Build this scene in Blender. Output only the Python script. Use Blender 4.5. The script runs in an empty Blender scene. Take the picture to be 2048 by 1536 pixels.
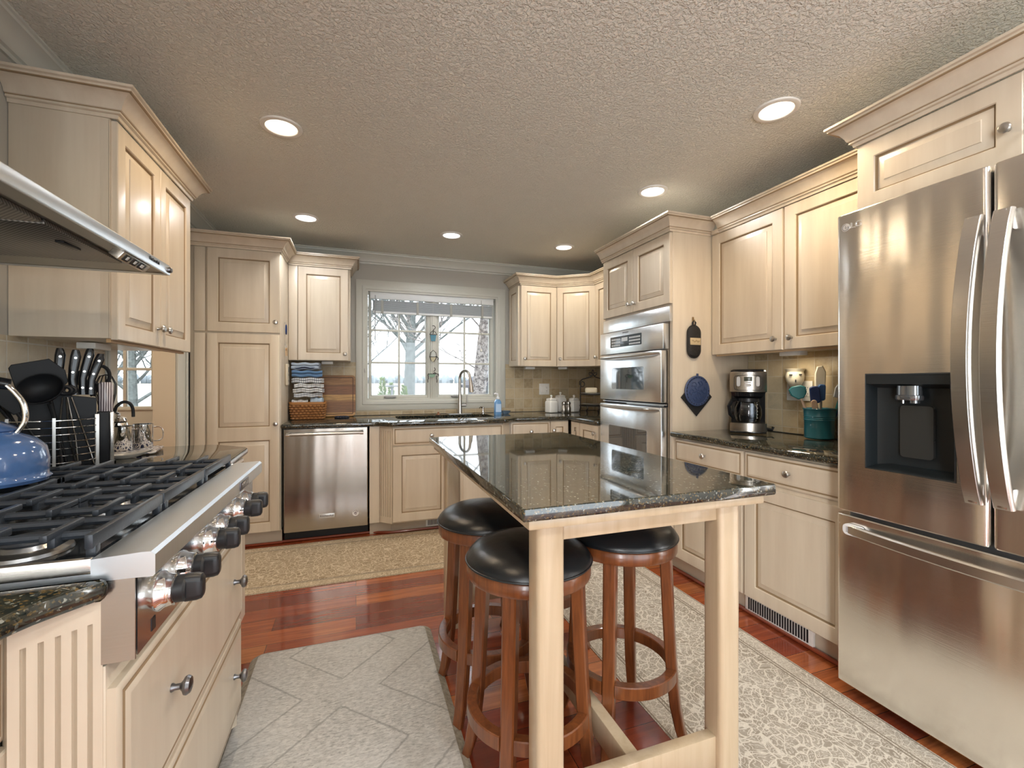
import bpy, bmesh, math, random
from mathutils import Vector, Matrix
random.seed(11)
S = bpy.context.scene
COL = S.collection
R = math.radians
PI = math.pi

# ------------------------------------------------------------------ camera, world, lights, exposure
CAM_H = 1.216
YAW = math.atan2(312, 893)
cd = bpy.data.cameras.new('camera')
cam = bpy.data.objects.new('camera', cd)
COL.objects.link(cam)
cam.location = (0, 0, CAM_H)
cam.rotation_euler = (R(90), 0, -YAW)
cd.sensor_fit = 'HORIZONTAL'
cd.sensor_width = 36
cd.lens = 893 / 2048 * 36
cd.shift_y = -5 / 2048
cd.clip_start = 0.03
S.camera = cam

w = bpy.data.worlds.new('sky')
S.world = w
w.use_nodes = True
bg = w.node_tree.nodes['Background']
bg.inputs[0].default_value = (0.86, 0.94, 1.0, 1)
bg.inputs[1].default_value = 4.0

S.view_settings.view_transform = 'Standard'
S.view_settings.look = 'None'
S.view_settings.gamma = 1
S.view_settings.use_curve_mapping = False
S.view_settings.exposure = 0.40
S.cycles.use_denoising = True
S.cycles.max_bounces = 8
S.cycles.diffuse_bounces = 5
S.cycles.glossy_bounces = 4
S.cycles.transparent_max_bounces = 12
S.cycles.caustics_reflective = False
S.cycles.caustics_refractive = False
S.cycles.sample_clamp_indirect = 6


def area(name, loc, rot, sx, sy, power, col):
    l = bpy.data.lights.new(name, 'AREA')
    l.shape = 'RECTANGLE'
    l.size = sx
    l.size_y = sy
    l.energy = power
    l.color = col
    o = bpy.data.objects.new(name, l)
    o.location = loc
    o.rotation_euler = rot
    COL.objects.link(o)
    return o


# daylight entering by the kitchen window, the side door and an unseen wide opening added behind the camera
XLW = -1.30   # outside face of the left wall
for nm, loc, rx, sx, sy in (('window_portal', (0.73, 4.56, 1.55), -90, 1.25, 1.0), ('door_portal', (-1.85, 4.56, 1.47), -90, 0.6, 0.95), ('fill_opening_portal', (1.40, -2.6, 1.1), 90, 2.05, 2.2), ('sidelight_portal', (-.27, -2.6, 1.1), 90, .28, 2.2)):
    area(nm, loc, (R(rx), 0, 0), sx, sy, 1, (1, 1, 1)).data.cycles.is_portal = True
area('left_fill_light', (XLW, -1.93, 1.2), (0, R(-90), 0), 1.95, .82, 95, (0.93, 0.965, 1.0))  # fill light added outside an invented opening in the left wall
pl_ = bpy.data.lights.new('entry_fill', 'POINT'); pl_.energy = 22; pl_.color = (1.0, 0.9, 0.78); pl_.shadow_soft_size = 0.12  # out-of-view point light added to brighten the entry
plo = bpy.data.objects.new('entry_fill', pl_); plo.location = (-2.0, 3.0, 2.2); COL.objects.link(plo)
CAN_W = 6.2   # watts of each recessed lamp

# ------------------------------------------------------------------ mesh helpers
ORI = {}


class MB:
    def __init__(self):
        self.bm = bmesh.new()
        self.mi = 0

    def face(self, vs):
        try:
            f = self.bm.faces.new(vs)
            f.material_index = self.mi
            return f
        except ValueError:
            return None

    def box(self, x0, y0, z0, x1, y1, z1, b=0.0, seg=2, mat=None):
        if x0 > x1: x0, x1 = x1, x0
        if y0 > y1: y0, y1 = y1, y0
        if z0 > z1: z0, z1 = z1, z0
        t = bmesh.new()
        vs = [t.verts.new((x, y, z)) for z in (z0, z1) for y in (y0, y1) for x in (x0, x1)]
        for q in ((0, 2, 3, 1), (4, 5, 7, 6), (0, 1, 5, 4), (2, 6, 7, 3), (0, 4, 6, 2), (1, 3, 7, 5)):
            t.faces.new([vs[i] for i in q])
        if b > 0:
            b = min(b, 0.45 * min(x1 - x0, y1 - y0, z1 - z0))
            bmesh.ops.bevel(t, geom=t.edges[:], offset=b, segments=seg, affect='EDGES', profile=0.5)
        return self.join(t, mat)

    def join(self, t, mat=None):
        new = {}
        for v in t.verts:
            new[v] = self.bm.verts.new(mat @ v.co if mat else v.co)
        for f in t.faces:
            self.face([new[v] for v in f.verts])
        t.free()
        return self

    def loops(self, ls, cap0=True, cap1=True, closed=True, mis=None):
        rows = [[self.bm.verts.new(p) for p in l] for l in ls]
        n = len(rows[0])
        for k in range(len(rows) - 1):
            if mis: self.mi = mis[k]
            a, b = rows[k], rows[k + 1]
            for i in range(n if closed else n - 1):
                j = (i + 1) % n
                self.face([a[i], a[j], b[j], b[i]])
        if mis: self.mi = mis[-1]
        if cap0: self.face(rows[0][::-1])
        if cap1: self.face(rows[-1])
        return self

    def lathe(self, prof, c=(0, 0, 0), n=32, sx=1.0, sy=1.0, mat=None):
        """prof: (radius, z); r=0 closes to a point"""
        c = Vector(c)
        rows = []
        for r, z in prof:
            if r <= 1e-6:
                rows.append([Vector((0, 0, z)) + c])
            else:
                rows.append([Vector((r * sx * math.cos(2 * PI * i / n), r * sy * math.sin(2 * PI * i / n), z)) + c for i in range(n)])
        if mat: rows = [[mat @ p for p in r] for r in rows]
        vr = [[self.bm.verts.new(p) for p in r] for r in rows]
        for a, b in zip(vr, vr[1:]):
            for i in range(n):
                j = (i + 1) % n
                if len(a) == 1 and len(b) == 1: continue
                if len(a) == 1: self.face([a[0], b[j], b[i]])
                elif len(b) == 1: self.face([a[i], a[j], b[0]])
                else: self.face([a[i], a[j], b[j], b[i]])
        return self

    def cyl(self, p0, p1, r0, r1=None, n=16, cap=True):
        r1 = r0 if r1 is None else r1
        return self.tube([p0, p1], [r0, r1], n, cap)

    def tube(self, pts, r, n=8, cap=True, closed=False, flat=None, up=None):
        pts = [Vector(p) for p in pts]
        m = len(pts)
        if not isinstance(r, (list, tuple)): r = [r] * m
        T = []
        for i in range(m):
            a = pts[(i - 1) % m] if (closed or i) else pts[i]
            b = pts[(i + 1) % m] if (closed or i < m - 1) else pts[i]
            d = (b - a)
            T.append(d.normalized() if d.length > 1e-9 else Vector((0, 0, 1)))
        u = Vector(up) if up else (Vector((0, 0, 1)) if abs(T[0].z) < 0.9 else Vector((1, 0, 0)))
        nrm = (u - T[0] * u.dot(T[0])).normalized()
        ls = []
        for i in range(m):
            nrm = nrm - T[i] * nrm.dot(T[i])
            nrm.normalize()
            bn = T[i].cross(nrm)
            fa, fb = flat if flat else (1, 1)
            ls.append([pts[i] + (nrm * math.cos(2 * PI * k / n + (PI / n if n == 4 else 0)) * fa + bn * math.sin(2 * PI * k / n + (PI / n if n == 4 else 0)) * fb) * r[i] for k in range(n)])
        if closed:
            rows = [[self.bm.verts.new(p) for p in l] for l in ls]
            for k in range(m):
                a, b = rows[k], rows[(k + 1) % m]
                for i in range(n):
                    self.face([a[i], a[(i + 1) % n], b[(i + 1) % n], b[i]])
        else:
            self.loops(ls, cap, cap)
        return self

    def prism(self, poly, z0, z1, b=0.0):
        if b:
            ls = [[(x, y, z0) for x, y in inset(poly, b)], [(x, y, z0 + b) for x, y in poly],
                  [(x, y, z1 - b) for x, y in poly], [(x, y, z1) for x, y in inset(poly, b)]]
        else:
            ls = [[(x, y, z0) for x, y in poly], [(x, y, z1) for x, y in poly]]
        return self.loops(ls)

    def sweep(self, path, prof, z, cap=True):
        """mitred moulding: profile (out, up) along a 2D path, outwards = right of travel"""
        n = len(path)
        P = [Vector(p) for p in path]
        ls = []
        for i in range(n):
            d0 = (P[i] - P[i - 1]).normalized() if i else (P[1] - P[0]).normalized()
            d1 = (P[i + 1] - P[i]).normalized() if i < n - 1 else d0
            n0 = Vector((d0.y, -d0.x)); n1 = Vector((d1.y, -d1.x))
            m = n0 + n1
            m = m / max(0.2, m.dot(n0))
            ls.append([(P[i].x + m.x * o, P[i].y + m.y * o, z + u) for o, u in prof])
        return self.loops(ls, cap, cap)

    def xf(self, M, start=0):
        self.bm.verts.ensure_lookup_table()
        for v in self.bm.verts[start:]:
            v.co = M @ v.co
        return self

    def n(self):
        return len(self.bm.verts)

    def build(self, name, mats, parent=None, world=False, smooth=35, loc=None):
        bm = self.bm
        bmesh.ops.recalc_face_normals(bm, faces=bm.faces[:])
        off = ORI.get(parent, Vector((0, 0, 0))) if world else Vector((0, 0, 0))
        if loc is not None: off = Vector(loc)
        if off.length:
            for v in bm.verts: v.co -= off
        me = bpy.data.meshes.new(name)
        bm.to_mesh(me)
        bm.free()
        for m in (mats if isinstance(mats, (list, tuple)) else [mats]): me.materials.append(m)
        me.polygons.foreach_set('use_smooth', [True] * len(me.polygons))
        me.set_sharp_from_angle(angle=R(smooth))
        o = bpy.data.objects.new(name, me)
        COL.objects.link(o)
        if loc is not None: o.location = loc
        if parent:
            o.parent = parent
            ORI[o] = ORI.get(parent, Vector((0, 0, 0)))
        return o


def smooth(pts, k=5):
    P = [Vector(p) for p in pts]
    out = []
    for i in range(len(P) - 1):
        a, b, c, d = P[max(0, i - 1)], P[i], P[i + 1], P[min(len(P) - 1, i + 2)]
        for j in range(k):
            t = j / k
            out.append(.5 * ((2 * b) + (c - a) * t + (2 * a - 5 * b + 4 * c - d) * t * t + (3 * b - a - 3 * c + d) * t ** 3))
    return out + [P[-1]]


def inset(poly, d):
    """inset a CCW polygon by d (mitred)"""
    n = len(poly)
    P = [Vector(p) for p in poly]
    ar = sum(P[i].x * P[(i + 1) % n].y - P[(i + 1) % n].x * P[i].y for i in range(n))
    sg = 1 if ar > 0 else -1
    out = []
    for i in range(n):
        d0 = (P[i] - P[i - 1]).normalized(); d1 = (P[(i + 1) % n] - P[i]).normalized()
        n0 = Vector((-d0.y, d0.x)) * sg; n1 = Vector((-d1.y, d1.x)) * sg
        m = n0 + n1
        m = m / max(0.3, m.dot(n0))
        q = P[i] + m * d
        out.append((q.x, q.y))
    return out


def rrect(x0, y0, x1, y1, r, k=6):
    pts = []
    for cx, cy, a in ((x1 - r, y1 - r, 0), (x0 + r, y1 - r, 90), (x0 + r, y0 + r, 180), (x1 - r, y0 + r, 270)):
        for i in range(k + 1):
            t = R(a + 90 * i / k)
            pts.append((cx + r * math.cos(t), cy + r * math.sin(t)))
    return pts


def thing(name, label, cat, loc=(0, 0, 0), rz=0.0, group=None):
    o = bpy.data.objects.new(name, None)
    o.empty_display_size = 0.1
    COL.objects.link(o)
    o.location = loc
    o.rotation_euler = (0, 0, R(rz))
    o['label'] = label
    o['category'] = cat
    if group: o['group'] = group
    ORI[o] = Vector(loc)
    return o


def tag(o, label, cat, group=None, kind=None):
    o['label'] = label
    o['category'] = cat
    if group: o['group'] = group
    if kind: o['kind'] = kind
    return o


def struct(o, label=None, cat=None):
    o['kind'] = 'structure'
    if label: o['label'] = label
    if cat: o['category'] = cat
    return o


def part_label(o, label):
    o['label'] = label
    return o


def dup(root, loc, rz=None, label=None):
    r = root.copy(); COL.objects.link(r)
    r.location = loc
    if rz is not None: r.rotation_euler = (0, 0, R(rz))
    if label: r['label'] = label
    ORI[r] = Vector(loc)
    for ch in list(root.children):
        c = ch.copy(); COL.objects.link(c); c.parent = r
        for g in list(ch.children):
            d = g.copy(); COL.objects.link(d); d.parent = c
    return r


def text(s, size, loc, mat, parent, name='lettering', rot=(90, 0, 0), ext=0.0006, align='CENTER', sx=1.0, shear=0.0):
    cu = bpy.data.curves.new('t', 'FONT')
    cu.body = s
    cu.size = size
    cu.extrude = ext
    cu.align_x = align
    cu.align_y = 'CENTER'
    cu.shear = shear
    t = bpy.data.objects.new('t', cu)
    COL.objects.link(t)
    bpy.context.view_layer.update()
    me = bpy.data.meshes.new_from_object(t.evaluated_get(bpy.context.evaluated_depsgraph_get()))
    bpy.data.objects.remove(t)
    bpy.data.curves.remove(cu)
    me.materials.clear()
    me.materials.append(mat)
    me.name = name
    M = Matrix.Translation(loc) @ Matrix.Rotation(R(rot[2]), 4, 'Z') @ Matrix.Rotation(R(rot[1]), 4, 'Y') @ Matrix.Rotation(R(rot[0]), 4, 'X') @ Matrix.Diagonal((sx, 1, 1, 1))
    me.transform(M)
    o = bpy.data.objects.new(name, me)
    COL.objects.link(o)
    if parent: o.parent = parent
    return o


# ------------------------------------------------------------------ materials
def nt(name):
    m = bpy.data.materials.new(name)
    m.use_nodes = True
    n = m.node_tree
    return m, n, n.nodes['Principled BSDF'], n.nodes['Material Output']


def nd(n, kind, **kw):
    x = n.nodes.new(kind)
    for k, v in kw.items():
        if k.startswith('i_'):
            x.inputs[k[2:].replace('_', ' ')].default_value = v
        else:
            setattr(x, k, v)
    return x


def L(n, a, b): n.links.new(a, b)


def c4(c): return (c[0], c[1], c[2], 1)


def coords(n, scale=(1, 1, 1), swz=None):
    t = nd(n, 'ShaderNodeTexCoord')
    src = t.outputs['Object']
    if swz:
        s = nd(n, 'ShaderNodeSeparateXYZ'); L(n, src, s.inputs[0])
        c = nd(n, 'ShaderNodeCombineXYZ')
        for i, a in enumerate(swz): L(n, s.outputs['xyz'.index(a)], c.inputs[i])
        src = c.outputs[0]
    mp = nd(n, 'ShaderNodeMapping')
    mp.inputs['Scale'].default_value = scale
    L(n, src, mp.inputs[0])
    return mp.outputs[0]


def mixc(n, fac, a, b, mode='MIX'):
    x = nd(n, 'ShaderNodeMix', data_type='RGBA', blend_type=mode)
    for s, v in ((x.inputs[0], fac), (x.inputs[6], a), (x.inputs[7], b)):
        if hasattr(v, 'links'): L(n, v, s)
        elif isinstance(v, (tuple, list)): s.default_value = c4(v)
        else: s.default_value = v
    return x.outputs[2]


def ramp(n, fac, stops, interp='LINEAR'):
    x = nd(n, 'ShaderNodeValToRGB')
    x.color_ramp.interpolation = interp
    e = x.color_ramp.elements
    while len(e) < len(stops): e.new(0.5)
    for el, (p, c) in zip(e, stops):
        el.position = p
        el.color = c4(c) if isinstance(c, (tuple, list)) else (c, c, c, 1)
    L(n, fac, x.inputs[0])
    return x.outputs[0]


def noise(n, vec, scale, detail=3, rough=0.5, dist=0.0):
    x = nd(n, 'ShaderNodeTexNoise')
    x.inputs['Scale'].default_value = scale
    x.inputs['Detail'].default_value = detail
    x.inputs['Roughness'].default_value = rough
    x.inputs['Distortion'].default_value = dist
    L(n, vec, x.inputs['Vector'])
    return x.outputs['Fac']


def bump(n, p, h, strength=0.3, dist=0.01):
    b = nd(n, 'ShaderNodeBump')
    b.inputs['Strength'].default_value = strength
    b.inputs['Distance'].default_value = dist
    L(n, h, b.inputs['Height'])
    L(n, b.outputs[0], p.inputs['Normal'])
    return b


def M(name, col, rough=0.5, metal=0.0, spec=0.5, coat=0.0, bmp=None, var=None, emit=None, trans=0.0, ior=1.45, aniso=0.0, sheen=0.0):
    m, n, p, o = nt(name)
    p.inputs['Base Color'].default_value = c4(col)
    p.inputs['Roughness'].default_value = rough
    p.inputs['Metallic'].default_value = metal
    p.inputs['Specular IOR Level'].default_value = spec
    p.inputs['Coat Weight'].default_value = coat
    p.inputs['Coat Roughness'].default_value = 0.08
    p.inputs['IOR'].default_value = ior
    p.inputs['Transmission Weight'].default_value = trans
    p.inputs['Sheen Weight'].default_value = sheen
    if aniso:
        p.inputs['Anisotropic'].default_value = aniso
        t = nd(n, 'ShaderNodeTangent', direction_type='RADIAL', axis='Z')
        L(n, t.outputs[0], p.inputs['Tangent'])
    if emit:
        p.inputs['Emission Color'].default_value = c4(emit[0])
        p.inputs['Emission Strength'].default_value = emit[1]
    if var:
        sc, amt = var[0], var[1]
        f = noise(n, coords(n, sc if isinstance(sc, tuple) else (sc, sc, sc)), 1.0, 4, 0.55)
        dark = tuple(c * (1 - amt) for c in col)
        lite = tuple(min(1, c * (1 + amt)) for c in col)
        L(n, mixc(n, ramp(n, f, [(0.3, 0.0), (0.7, 1.0)]), dark, lite), p.inputs['Base Color'])
    if bmp:
        sc, st, ds = bmp
        bump(n, p, noise(n, coords(n, sc if isinstance(sc, tuple) else (sc, sc, sc)), 1.0, 3), st, ds)
    return m


def m_cream():
    m, n, p, o = nt('cream_glazed_paint')
    v = coords(n, (14, 14, 1.2))
    f = noise(n, v, 1.0, 5, 0.6)
    c = mixc(n, ramp(n, f, [(0.3, 0), (0.72, 1)]), (0.59, 0.50, 0.385), (0.68, 0.595, 0.47))
    L(n, c, p.inputs['Base Color'])
    p.inputs['Roughness'].default_value = 0.34
    p.inputs['Coat Weight'].default_value = 0.15
    p.inputs['Coat Roughness'].default_value = 0.15
    return m


def m_granite():
    m, n, p, o = nt('black_speckled_granite')
    v = coords(n, (1, 1, 1))
    a = nd(n, 'ShaderNodeTexVoronoi'); a.inputs['Scale'].default_value = 250; L(n, v, a.inputs['Vector'])
    cell = nd(n, 'ShaderNodeSeparateColor'); L(n, a.outputs['Color'], cell.inputs[0])
    big = noise(n, v, 38, 4, 0.65)
    med = noise(n, v, 120, 3, 0.6)
    base = ramp(n, big, [(0.36, (0.006, 0.008, 0.008)), (0.5, (0.016, 0.021, 0.018)), (0.66, (0.05, 0.045, 0.028))])
    gold = mixc(n, ramp(n, cell.outputs[0], [(0.78, 0), (0.86, 1)]), base, (0.115, 0.078, 0.03))
    pale = mixc(n, ramp(n, cell.outputs[1], [(0.93, 0), (0.97, 1)]), gold, (0.26, 0.27, 0.23))
    fin = mixc(n, ramp(n, med, [(0.45, 0), (0.62, 1)]), pale, base)
    L(n, fin, p.inputs['Base Color'])
    p.inputs['Roughness'].default_value = 0.035
    p.inputs['IOR'].default_value = 1.8
    return m


def m_steel(name, col=(0.60, 0.58, 0.55), rough=0.27, brush=(3, 3, 420), wave=None, bs=0.05):
    m, n, p, o = nt(name)
    v = coords(n, brush)
    f = noise(n, v, 1.0, 2, 0.5)
    c = mixc(n, f, tuple(x * 0.93 for x in col), tuple(min(1, x * 1.05) for x in col))
    L(n, c, p.inputs['Base Color'])
    p.inputs['Metallic'].default_value = 1
    p.inputs['Roughness'].default_value = rough
    b = nd(n, 'ShaderNodeBump'); b.inputs['Strength'].default_value = bs; b.inputs['Distance'].default_value = 0.002
    L(n, f, b.inputs['Height'])
    if wave:
        w2 = noise(n, coords(n, wave[0]), 1.0, 1, 0.4)
        b2 = nd(n, 'ShaderNodeBump'); b2.inputs['Strength'].default_value = wave[1]; b2.inputs['Distance'].default_value = 0.02
        L(n, w2, b2.inputs['Height'])
        L(n, b2.outputs[0], b.inputs['Normal'])
    L(n, b.outputs[0], p.inputs['Normal'])
    return m


def m_floor():
    m, n, p, o = nt('cherry_floor_boards')
    v = coords(n, (1, 1, 1))
    br = nd(n, 'ShaderNodeTexBrick')
    br.offset = 0.37; br.offset_frequency = 2
    br.inputs['Scale'].default_value = 1
    br.inputs['Brick Width'].default_value = 1.05
    br.inputs['Row Height'].default_value = 0.122
    br.inputs['Mortar Size'].default_value = 0.0011
    br.inputs['Mortar Smooth'].default_value = 0.0
    br.inputs['Bias'].default_value = 0.0
    br.inputs['Color1'].default_value = (0, 0, 0, 1); br.inputs['Color2'].default_value = (1, 1, 1, 1)
    br.inputs['Mortar'].default_value = (0.5, 0.5, 0.5, 1)
    L(n, v, br.inputs['Vector'])
    tone = ramp(n, br.outputs['Color'], [(0.0, (0.17, 0.026, 0.012)), (0.35, (0.34, 0.068, 0.022)), (0.7, (0.47, 0.122, 0.034)), (1.0, (0.56, 0.19, 0.052))])
    g = noise(n, coords(n, (2.2, 38, 38)), 1.0, 5, 0.65, 0.6)
    c = mixc(n, ramp(n, g, [(0.3, 0.0), (0.75, 0.75)]), tone, (0.10, 0.016, 0.008))
    c = mixc(n, br.outputs['Fac'], c, (0.03, 0.008, 0.005))
    L(n, c, p.inputs['Base Color'])
    p.inputs['Roughness'].default_value = 0.2
    p.inputs['Coat Weight'].default_value = 0.6
    p.inputs['Coat Roughness'].default_value = 0.07
    b = nd(n, 'ShaderNodeBump'); b.inputs['Strength'].default_value = 0.25; b.inputs['Distance'].default_value = 0.002; b.invert = True
    L(n, br.outputs['Fac'], b.inputs['Height'])
    b2 = nd(n, 'ShaderNodeBump'); b2.inputs['Strength'].default_value = 0.04; b2.inputs['Distance'].default_value = 0.01
    L(n, noise(n, coords(n, (1.5, 12, 12)), 1.0, 2), b2.inputs['Height'])
    L(n, b2.outputs[0], b.inputs['Normal'])
    L(n, b.outputs[0], p.inputs['Normal'])
    return m


def m_ceiling():
    m, n, p, o = nt('textured_ceiling_paint')
    p.inputs['Base Color'].default_value = (0.90, 0.885, 0.79, 1)
    p.inputs['Roughness'].default_value = 0.85
    v = coords(n, (1, 1, 1))
    f = noise(n, v, 85, 4, 0.55, 0.4)
    h = ramp(n, f, [(0.42, 0.0), (0.6, 1.0)])
    bump(n, p, h, 0.85, 0.007)
    return m


def m_tile(name, swz, tint=(1, 1, 1)):
    m, n, p, o = nt(name)
    v = coords(n, (1, 1, 1), swz)
    br = nd(n, 'ShaderNodeTexBrick')
    br.offset = 0.0; br.squash = 1.0
    br.inputs['Scale'].default_value = 1
    br.inputs['Brick Width'].default_value = 0.104
    br.inputs['Row Height'].default_value = 0.104
    br.inputs['Mortar Size'].default_value = 0.003
    br.inputs['Mortar Smooth'].default_value = 0.35
    br.inputs['Color1'].default_value = (0, 0, 0, 1); br.inputs['Color2'].default_value = (1, 1, 1, 1)
    br.inputs['Mortar'].default_value = (0.5, 0.5, 0.5, 1)
    L(n, v, br.inputs['Vector'])
    T = lambda c: tuple(a * b for a, b in zip(c, tint))
    tone = ramp(n, br.outputs['Color'], [(0.0, T((0.30, 0.225, 0.125))), (0.4, T((0.43, 0.325, 0.185))), (0.75, T((0.50, 0.40, 0.25))), (1.0, T((0.40, 0.345, 0.245)))])
    f = noise(n, v, 22, 5, 0.65, 0.5)
    c = mixc(n, ramp(n, f, [(0.35, 0.0), (0.7, 0.7)]), tone, T((0.56, 0.47, 0.31)))
    c = mixc(n, br.outputs['Fac'], c, T((0.56, 0.50, 0.38)))
    L(n, c, p.inputs['Base Color'])
    p.inputs['Roughness'].default_value = 0.42
    b = nd(n, 'ShaderNodeBump'); b.inputs['Strength'].default_value = 0.6; b.inputs['Distance'].default_value = 0.003; b.invert = True
    L(n, br.outputs['Fac'], b.inputs['Height'])
    L(n, b.outputs[0], p.inputs['Normal'])
    return m


def m_wood(name, c0, c1, scale=(30, 30, 2.5), rough=0.35, coat=0.2, th=(0.3, 0.7)):
    m, n, p, o = nt(name)
    f = noise(n, coords(n, scale), 1.0, 5, 0.6, 0.8)
    L(n, mixc(n, ramp(n, f, [(th[0], 0), (th[1], 1)]), c0, c1), p.inputs['Base Color'])
    p.inputs['Roughness'].default_value = rough
    p.inputs['Coat Weight'].default_value = coat
    p.inputs['Coat Roughness'].default_value = 0.12
    return m


def m_rug(name, dark, mid, light, sc=16.0):
    """vintage tracery: pale scrolling lines over a mottled taupe ground"""
    m, n, p, o = nt(name)
    v = coords(n, (1, 1, 1))
    wrp = nd(n, 'ShaderNodeTexNoise'); wrp.inputs['Scale'].default_value = 7; wrp.inputs['Detail'].default_value = 2
    L(n, v, wrp.inputs['Vector'])
    vv = mixc(n, 0.13, v, wrp.outputs['Color'], 'ADD')
    vo = nd(n, 'ShaderNodeTexVoronoi', feature='DISTANCE_TO_EDGE'); vo.inputs['Scale'].default_value = sc
    L(n, vv, vo.inputs['Vector'])
    vc = nd(n, 'ShaderNodeTexVoronoi'); vc.inputs['Scale'].default_value = sc * 1.7
    L(n, vv, vc.inputs['Vector'])
    ring = nd(n, 'ShaderNodeMath', operation='SINE')
    k = nd(n, 'ShaderNodeMath', operation='MULTIPLY'); k.inputs[1].default_value = 19
    L(n, vc.outputs['Distance'], k.inputs[0]); L(n, k.outputs[0], ring.inputs[0])
    worn = noise(n, v, 9, 5, 0.7)
    ground = mixc(n, ramp(n, worn, [(0.35, 0), (0.65, 1)]), dark, mid)
    c = mixc(n, ramp(n, ring.outputs[0], [(0.45, 0.0), (0.75, 0.75)]), ground, light)
    c = mixc(n, ramp(n, vo.outputs['Distance'], [(0.035, 1.0), (0.075, 0.0)]), c, light)
    fine = noise(n, coords(n, (260, 260, 260)), 1.0, 2)
    c = mixc(n, ramp(n, fine, [(0.35, 0.0), (0.7, 0.35)]), c, dark)
    L(n, c, p.inputs['Base Color'])
    p.inputs['Roughness'].default_value = 0.95
    p.inputs['Specular IOR Level'].default_value = 0.1
    bump(n, p, fine, 0.4, 0.002)
    return m


def m_mat():
    m, n, p, o = nt('faded_grey_mat_print')
    v = coords(n, (1, 1, 1))
    f1 = noise(n, coords(n, (42, 110, 42)), 1.0, 6, 0.72)
    f2 = noise(n, coords(n, (55, 190, 55)), 1.0, 4, 0.65)
    f3 = noise(n, v, 2.2, 3, 0.5)
    c = mixc(n, ramp(n, f1, [(0.36, 0), (0.62, 1)]), (0.37, 0.365, 0.345), (0.62, 0.61, 0.575))
    c = mixc(n, ramp(n, f2, [(0.54, 0.0), (0.62, 0.75)]), c, (0.23, 0.225, 0.21))
    c = mixc(n, ramp(n, f3, [(0.4, 0.0), (0.65, 0.35)]), c, (0.70, 0.70, 0.68))
    # stepped tribal outline
    wv = nd(n, 'ShaderNodeVectorMath', operation='SNAP'); wv.inputs[1].default_value = (0.028, 0.04, 1)
    wv.operation = 'ADD'
    jt = nd(n, 'ShaderNodeTexNoise'); jt.inputs['Scale'].default_value = 55; L(n, v, jt.inputs['Vector'])
    js = nd(n, 'ShaderNodeVectorMath', operation='SCALE'); js.inputs['Scale'].default_value = 0.012; L(n, jt.outputs['Color'], js.inputs[0])
    L(n, v, wv.inputs[0]); L(n, js.outputs[0], wv.inputs[1])
    sp = nd(n, 'ShaderNodeSeparateXYZ'); L(n, wv.outputs[0], sp.inputs[0])
    ax = nd(n, 'ShaderNodeMath', operation='ABSOLUTE'); L(n, sp.outputs[0], ax.inputs[0])
    ay = nd(n, 'ShaderNodeMath', operation='PINGPONG'); ay.inputs[1].default_value = 0.3; L(n, sp.outputs[1], ay.inputs[0])
    sm = nd(n, 'ShaderNodeMath', operation='ADD'); L(n, ax.outputs[0], sm.inputs[0]); L(n, ay.outputs[0], sm.inputs[1])
    pp = nd(n, 'ShaderNodeMath', operation='PINGPONG'); pp.inputs[1].default_value = 0.11; L(n, sm.outputs[0], pp.inputs[0])
    c = mixc(n, ramp(n, pp.outputs[0], [(0.0, 0.6), (0.003, 0.6), (0.006, 0.0)]), c, (0.2, 0.195, 0.185))
    L(n, c, p.inputs['Base Color'])
    p.inputs['Roughness'].default_value = 0.6
    bump(n, p, f2, 0.15, 0.002)
    return m


def m_leather():
    m, n, p, o = nt('black_leather')
    p.inputs['Base Color'].default_value = (0.009, 0.011, 0.013, 1)
    p.inputs['Roughness'].default_value = 0.3
    v = coords(n, (1, 1, 1))
    vo = nd(n, 'ShaderNodeTexVoronoi', feature='DISTANCE_TO_EDGE'); vo.inputs['Scale'].default_value = 170
    L(n, v, vo.inputs['Vector'])
    b = bump(n, p, ramp(n, vo.outputs['Distance'], [(0.0, 0), (0.15, 1)]), 0.08, 0.001)
    b2 = nd(n, 'ShaderNodeBump'); b2.inputs['Strength'].default_value = 0.18; b2.inputs['Distance'].default_value = 0.01
    L(n, noise(n, v, 14, 3), b2.inputs['Height']); L(n, b2.outputs[0], b.inputs['Normal'])
    return m


def m_glass(name, tint=(1, 1, 1), refl=0.06, rough=0.0):
    m, n, p, o = nt(name)
    n.nodes.remove(p)
    t = nd(n, 'ShaderNodeBsdfTransparent'); t.inputs[0].default_value = c4(tint)
    g = nd(n, 'ShaderNodeBsdfGlossy'); g.inputs['Roughness'].default_value = rough
    f = nd(n, 'ShaderNodeFresnel'); f.inputs[0].default_value = 1.45
    mx = nd(n, 'ShaderNodeMixShader')
    L(n, f.outputs[0], mx.inputs[0]); L(n, t.outputs[0], mx.inputs[1]); L(n, g.outputs[0], mx.inputs[2])
    L(n, mx.outputs[0], o.inputs[0])
    return m


def m_board():
    """acacia board: strips of light and dark wood"""
    m, n, p, o = nt('acacia_strips')
    v = coords(n, (1, 1, 1))
    sp = nd(n, 'ShaderNodeSeparateXYZ'); L(n, v, sp.inputs[0])
    strip = ramp(n, nd_map(n, sp.outputs[2], 0.0, 0.36), [(0.0, (0.60, 0.33, 0.11)), (0.09, (0.26, 0.115, 0.042)), (0.36, (0.38, 0.18, 0.065)), (0.40, (0.60, 0.35, 0.12)),
                 (0.54, (0.24, 0.10, 0.04)), (0.75, (0.20, 0.085, 0.034)), (0.79, (0.34, 0.17, 0.065))], 'CONSTANT')
    f = noise(n, coords(n, (5, 30, 55)), 1.0, 5, 0.65, 1.4)
    c = mixc(n, ramp(n, f, [(0.40, 0), (0.75, 0.75)]), strip, (0.09, 0.035, 0.015))
    L(n, c, p.inputs['Base Color'])
    p.inputs['Roughness'].default_value = 0.4
    return m


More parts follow.
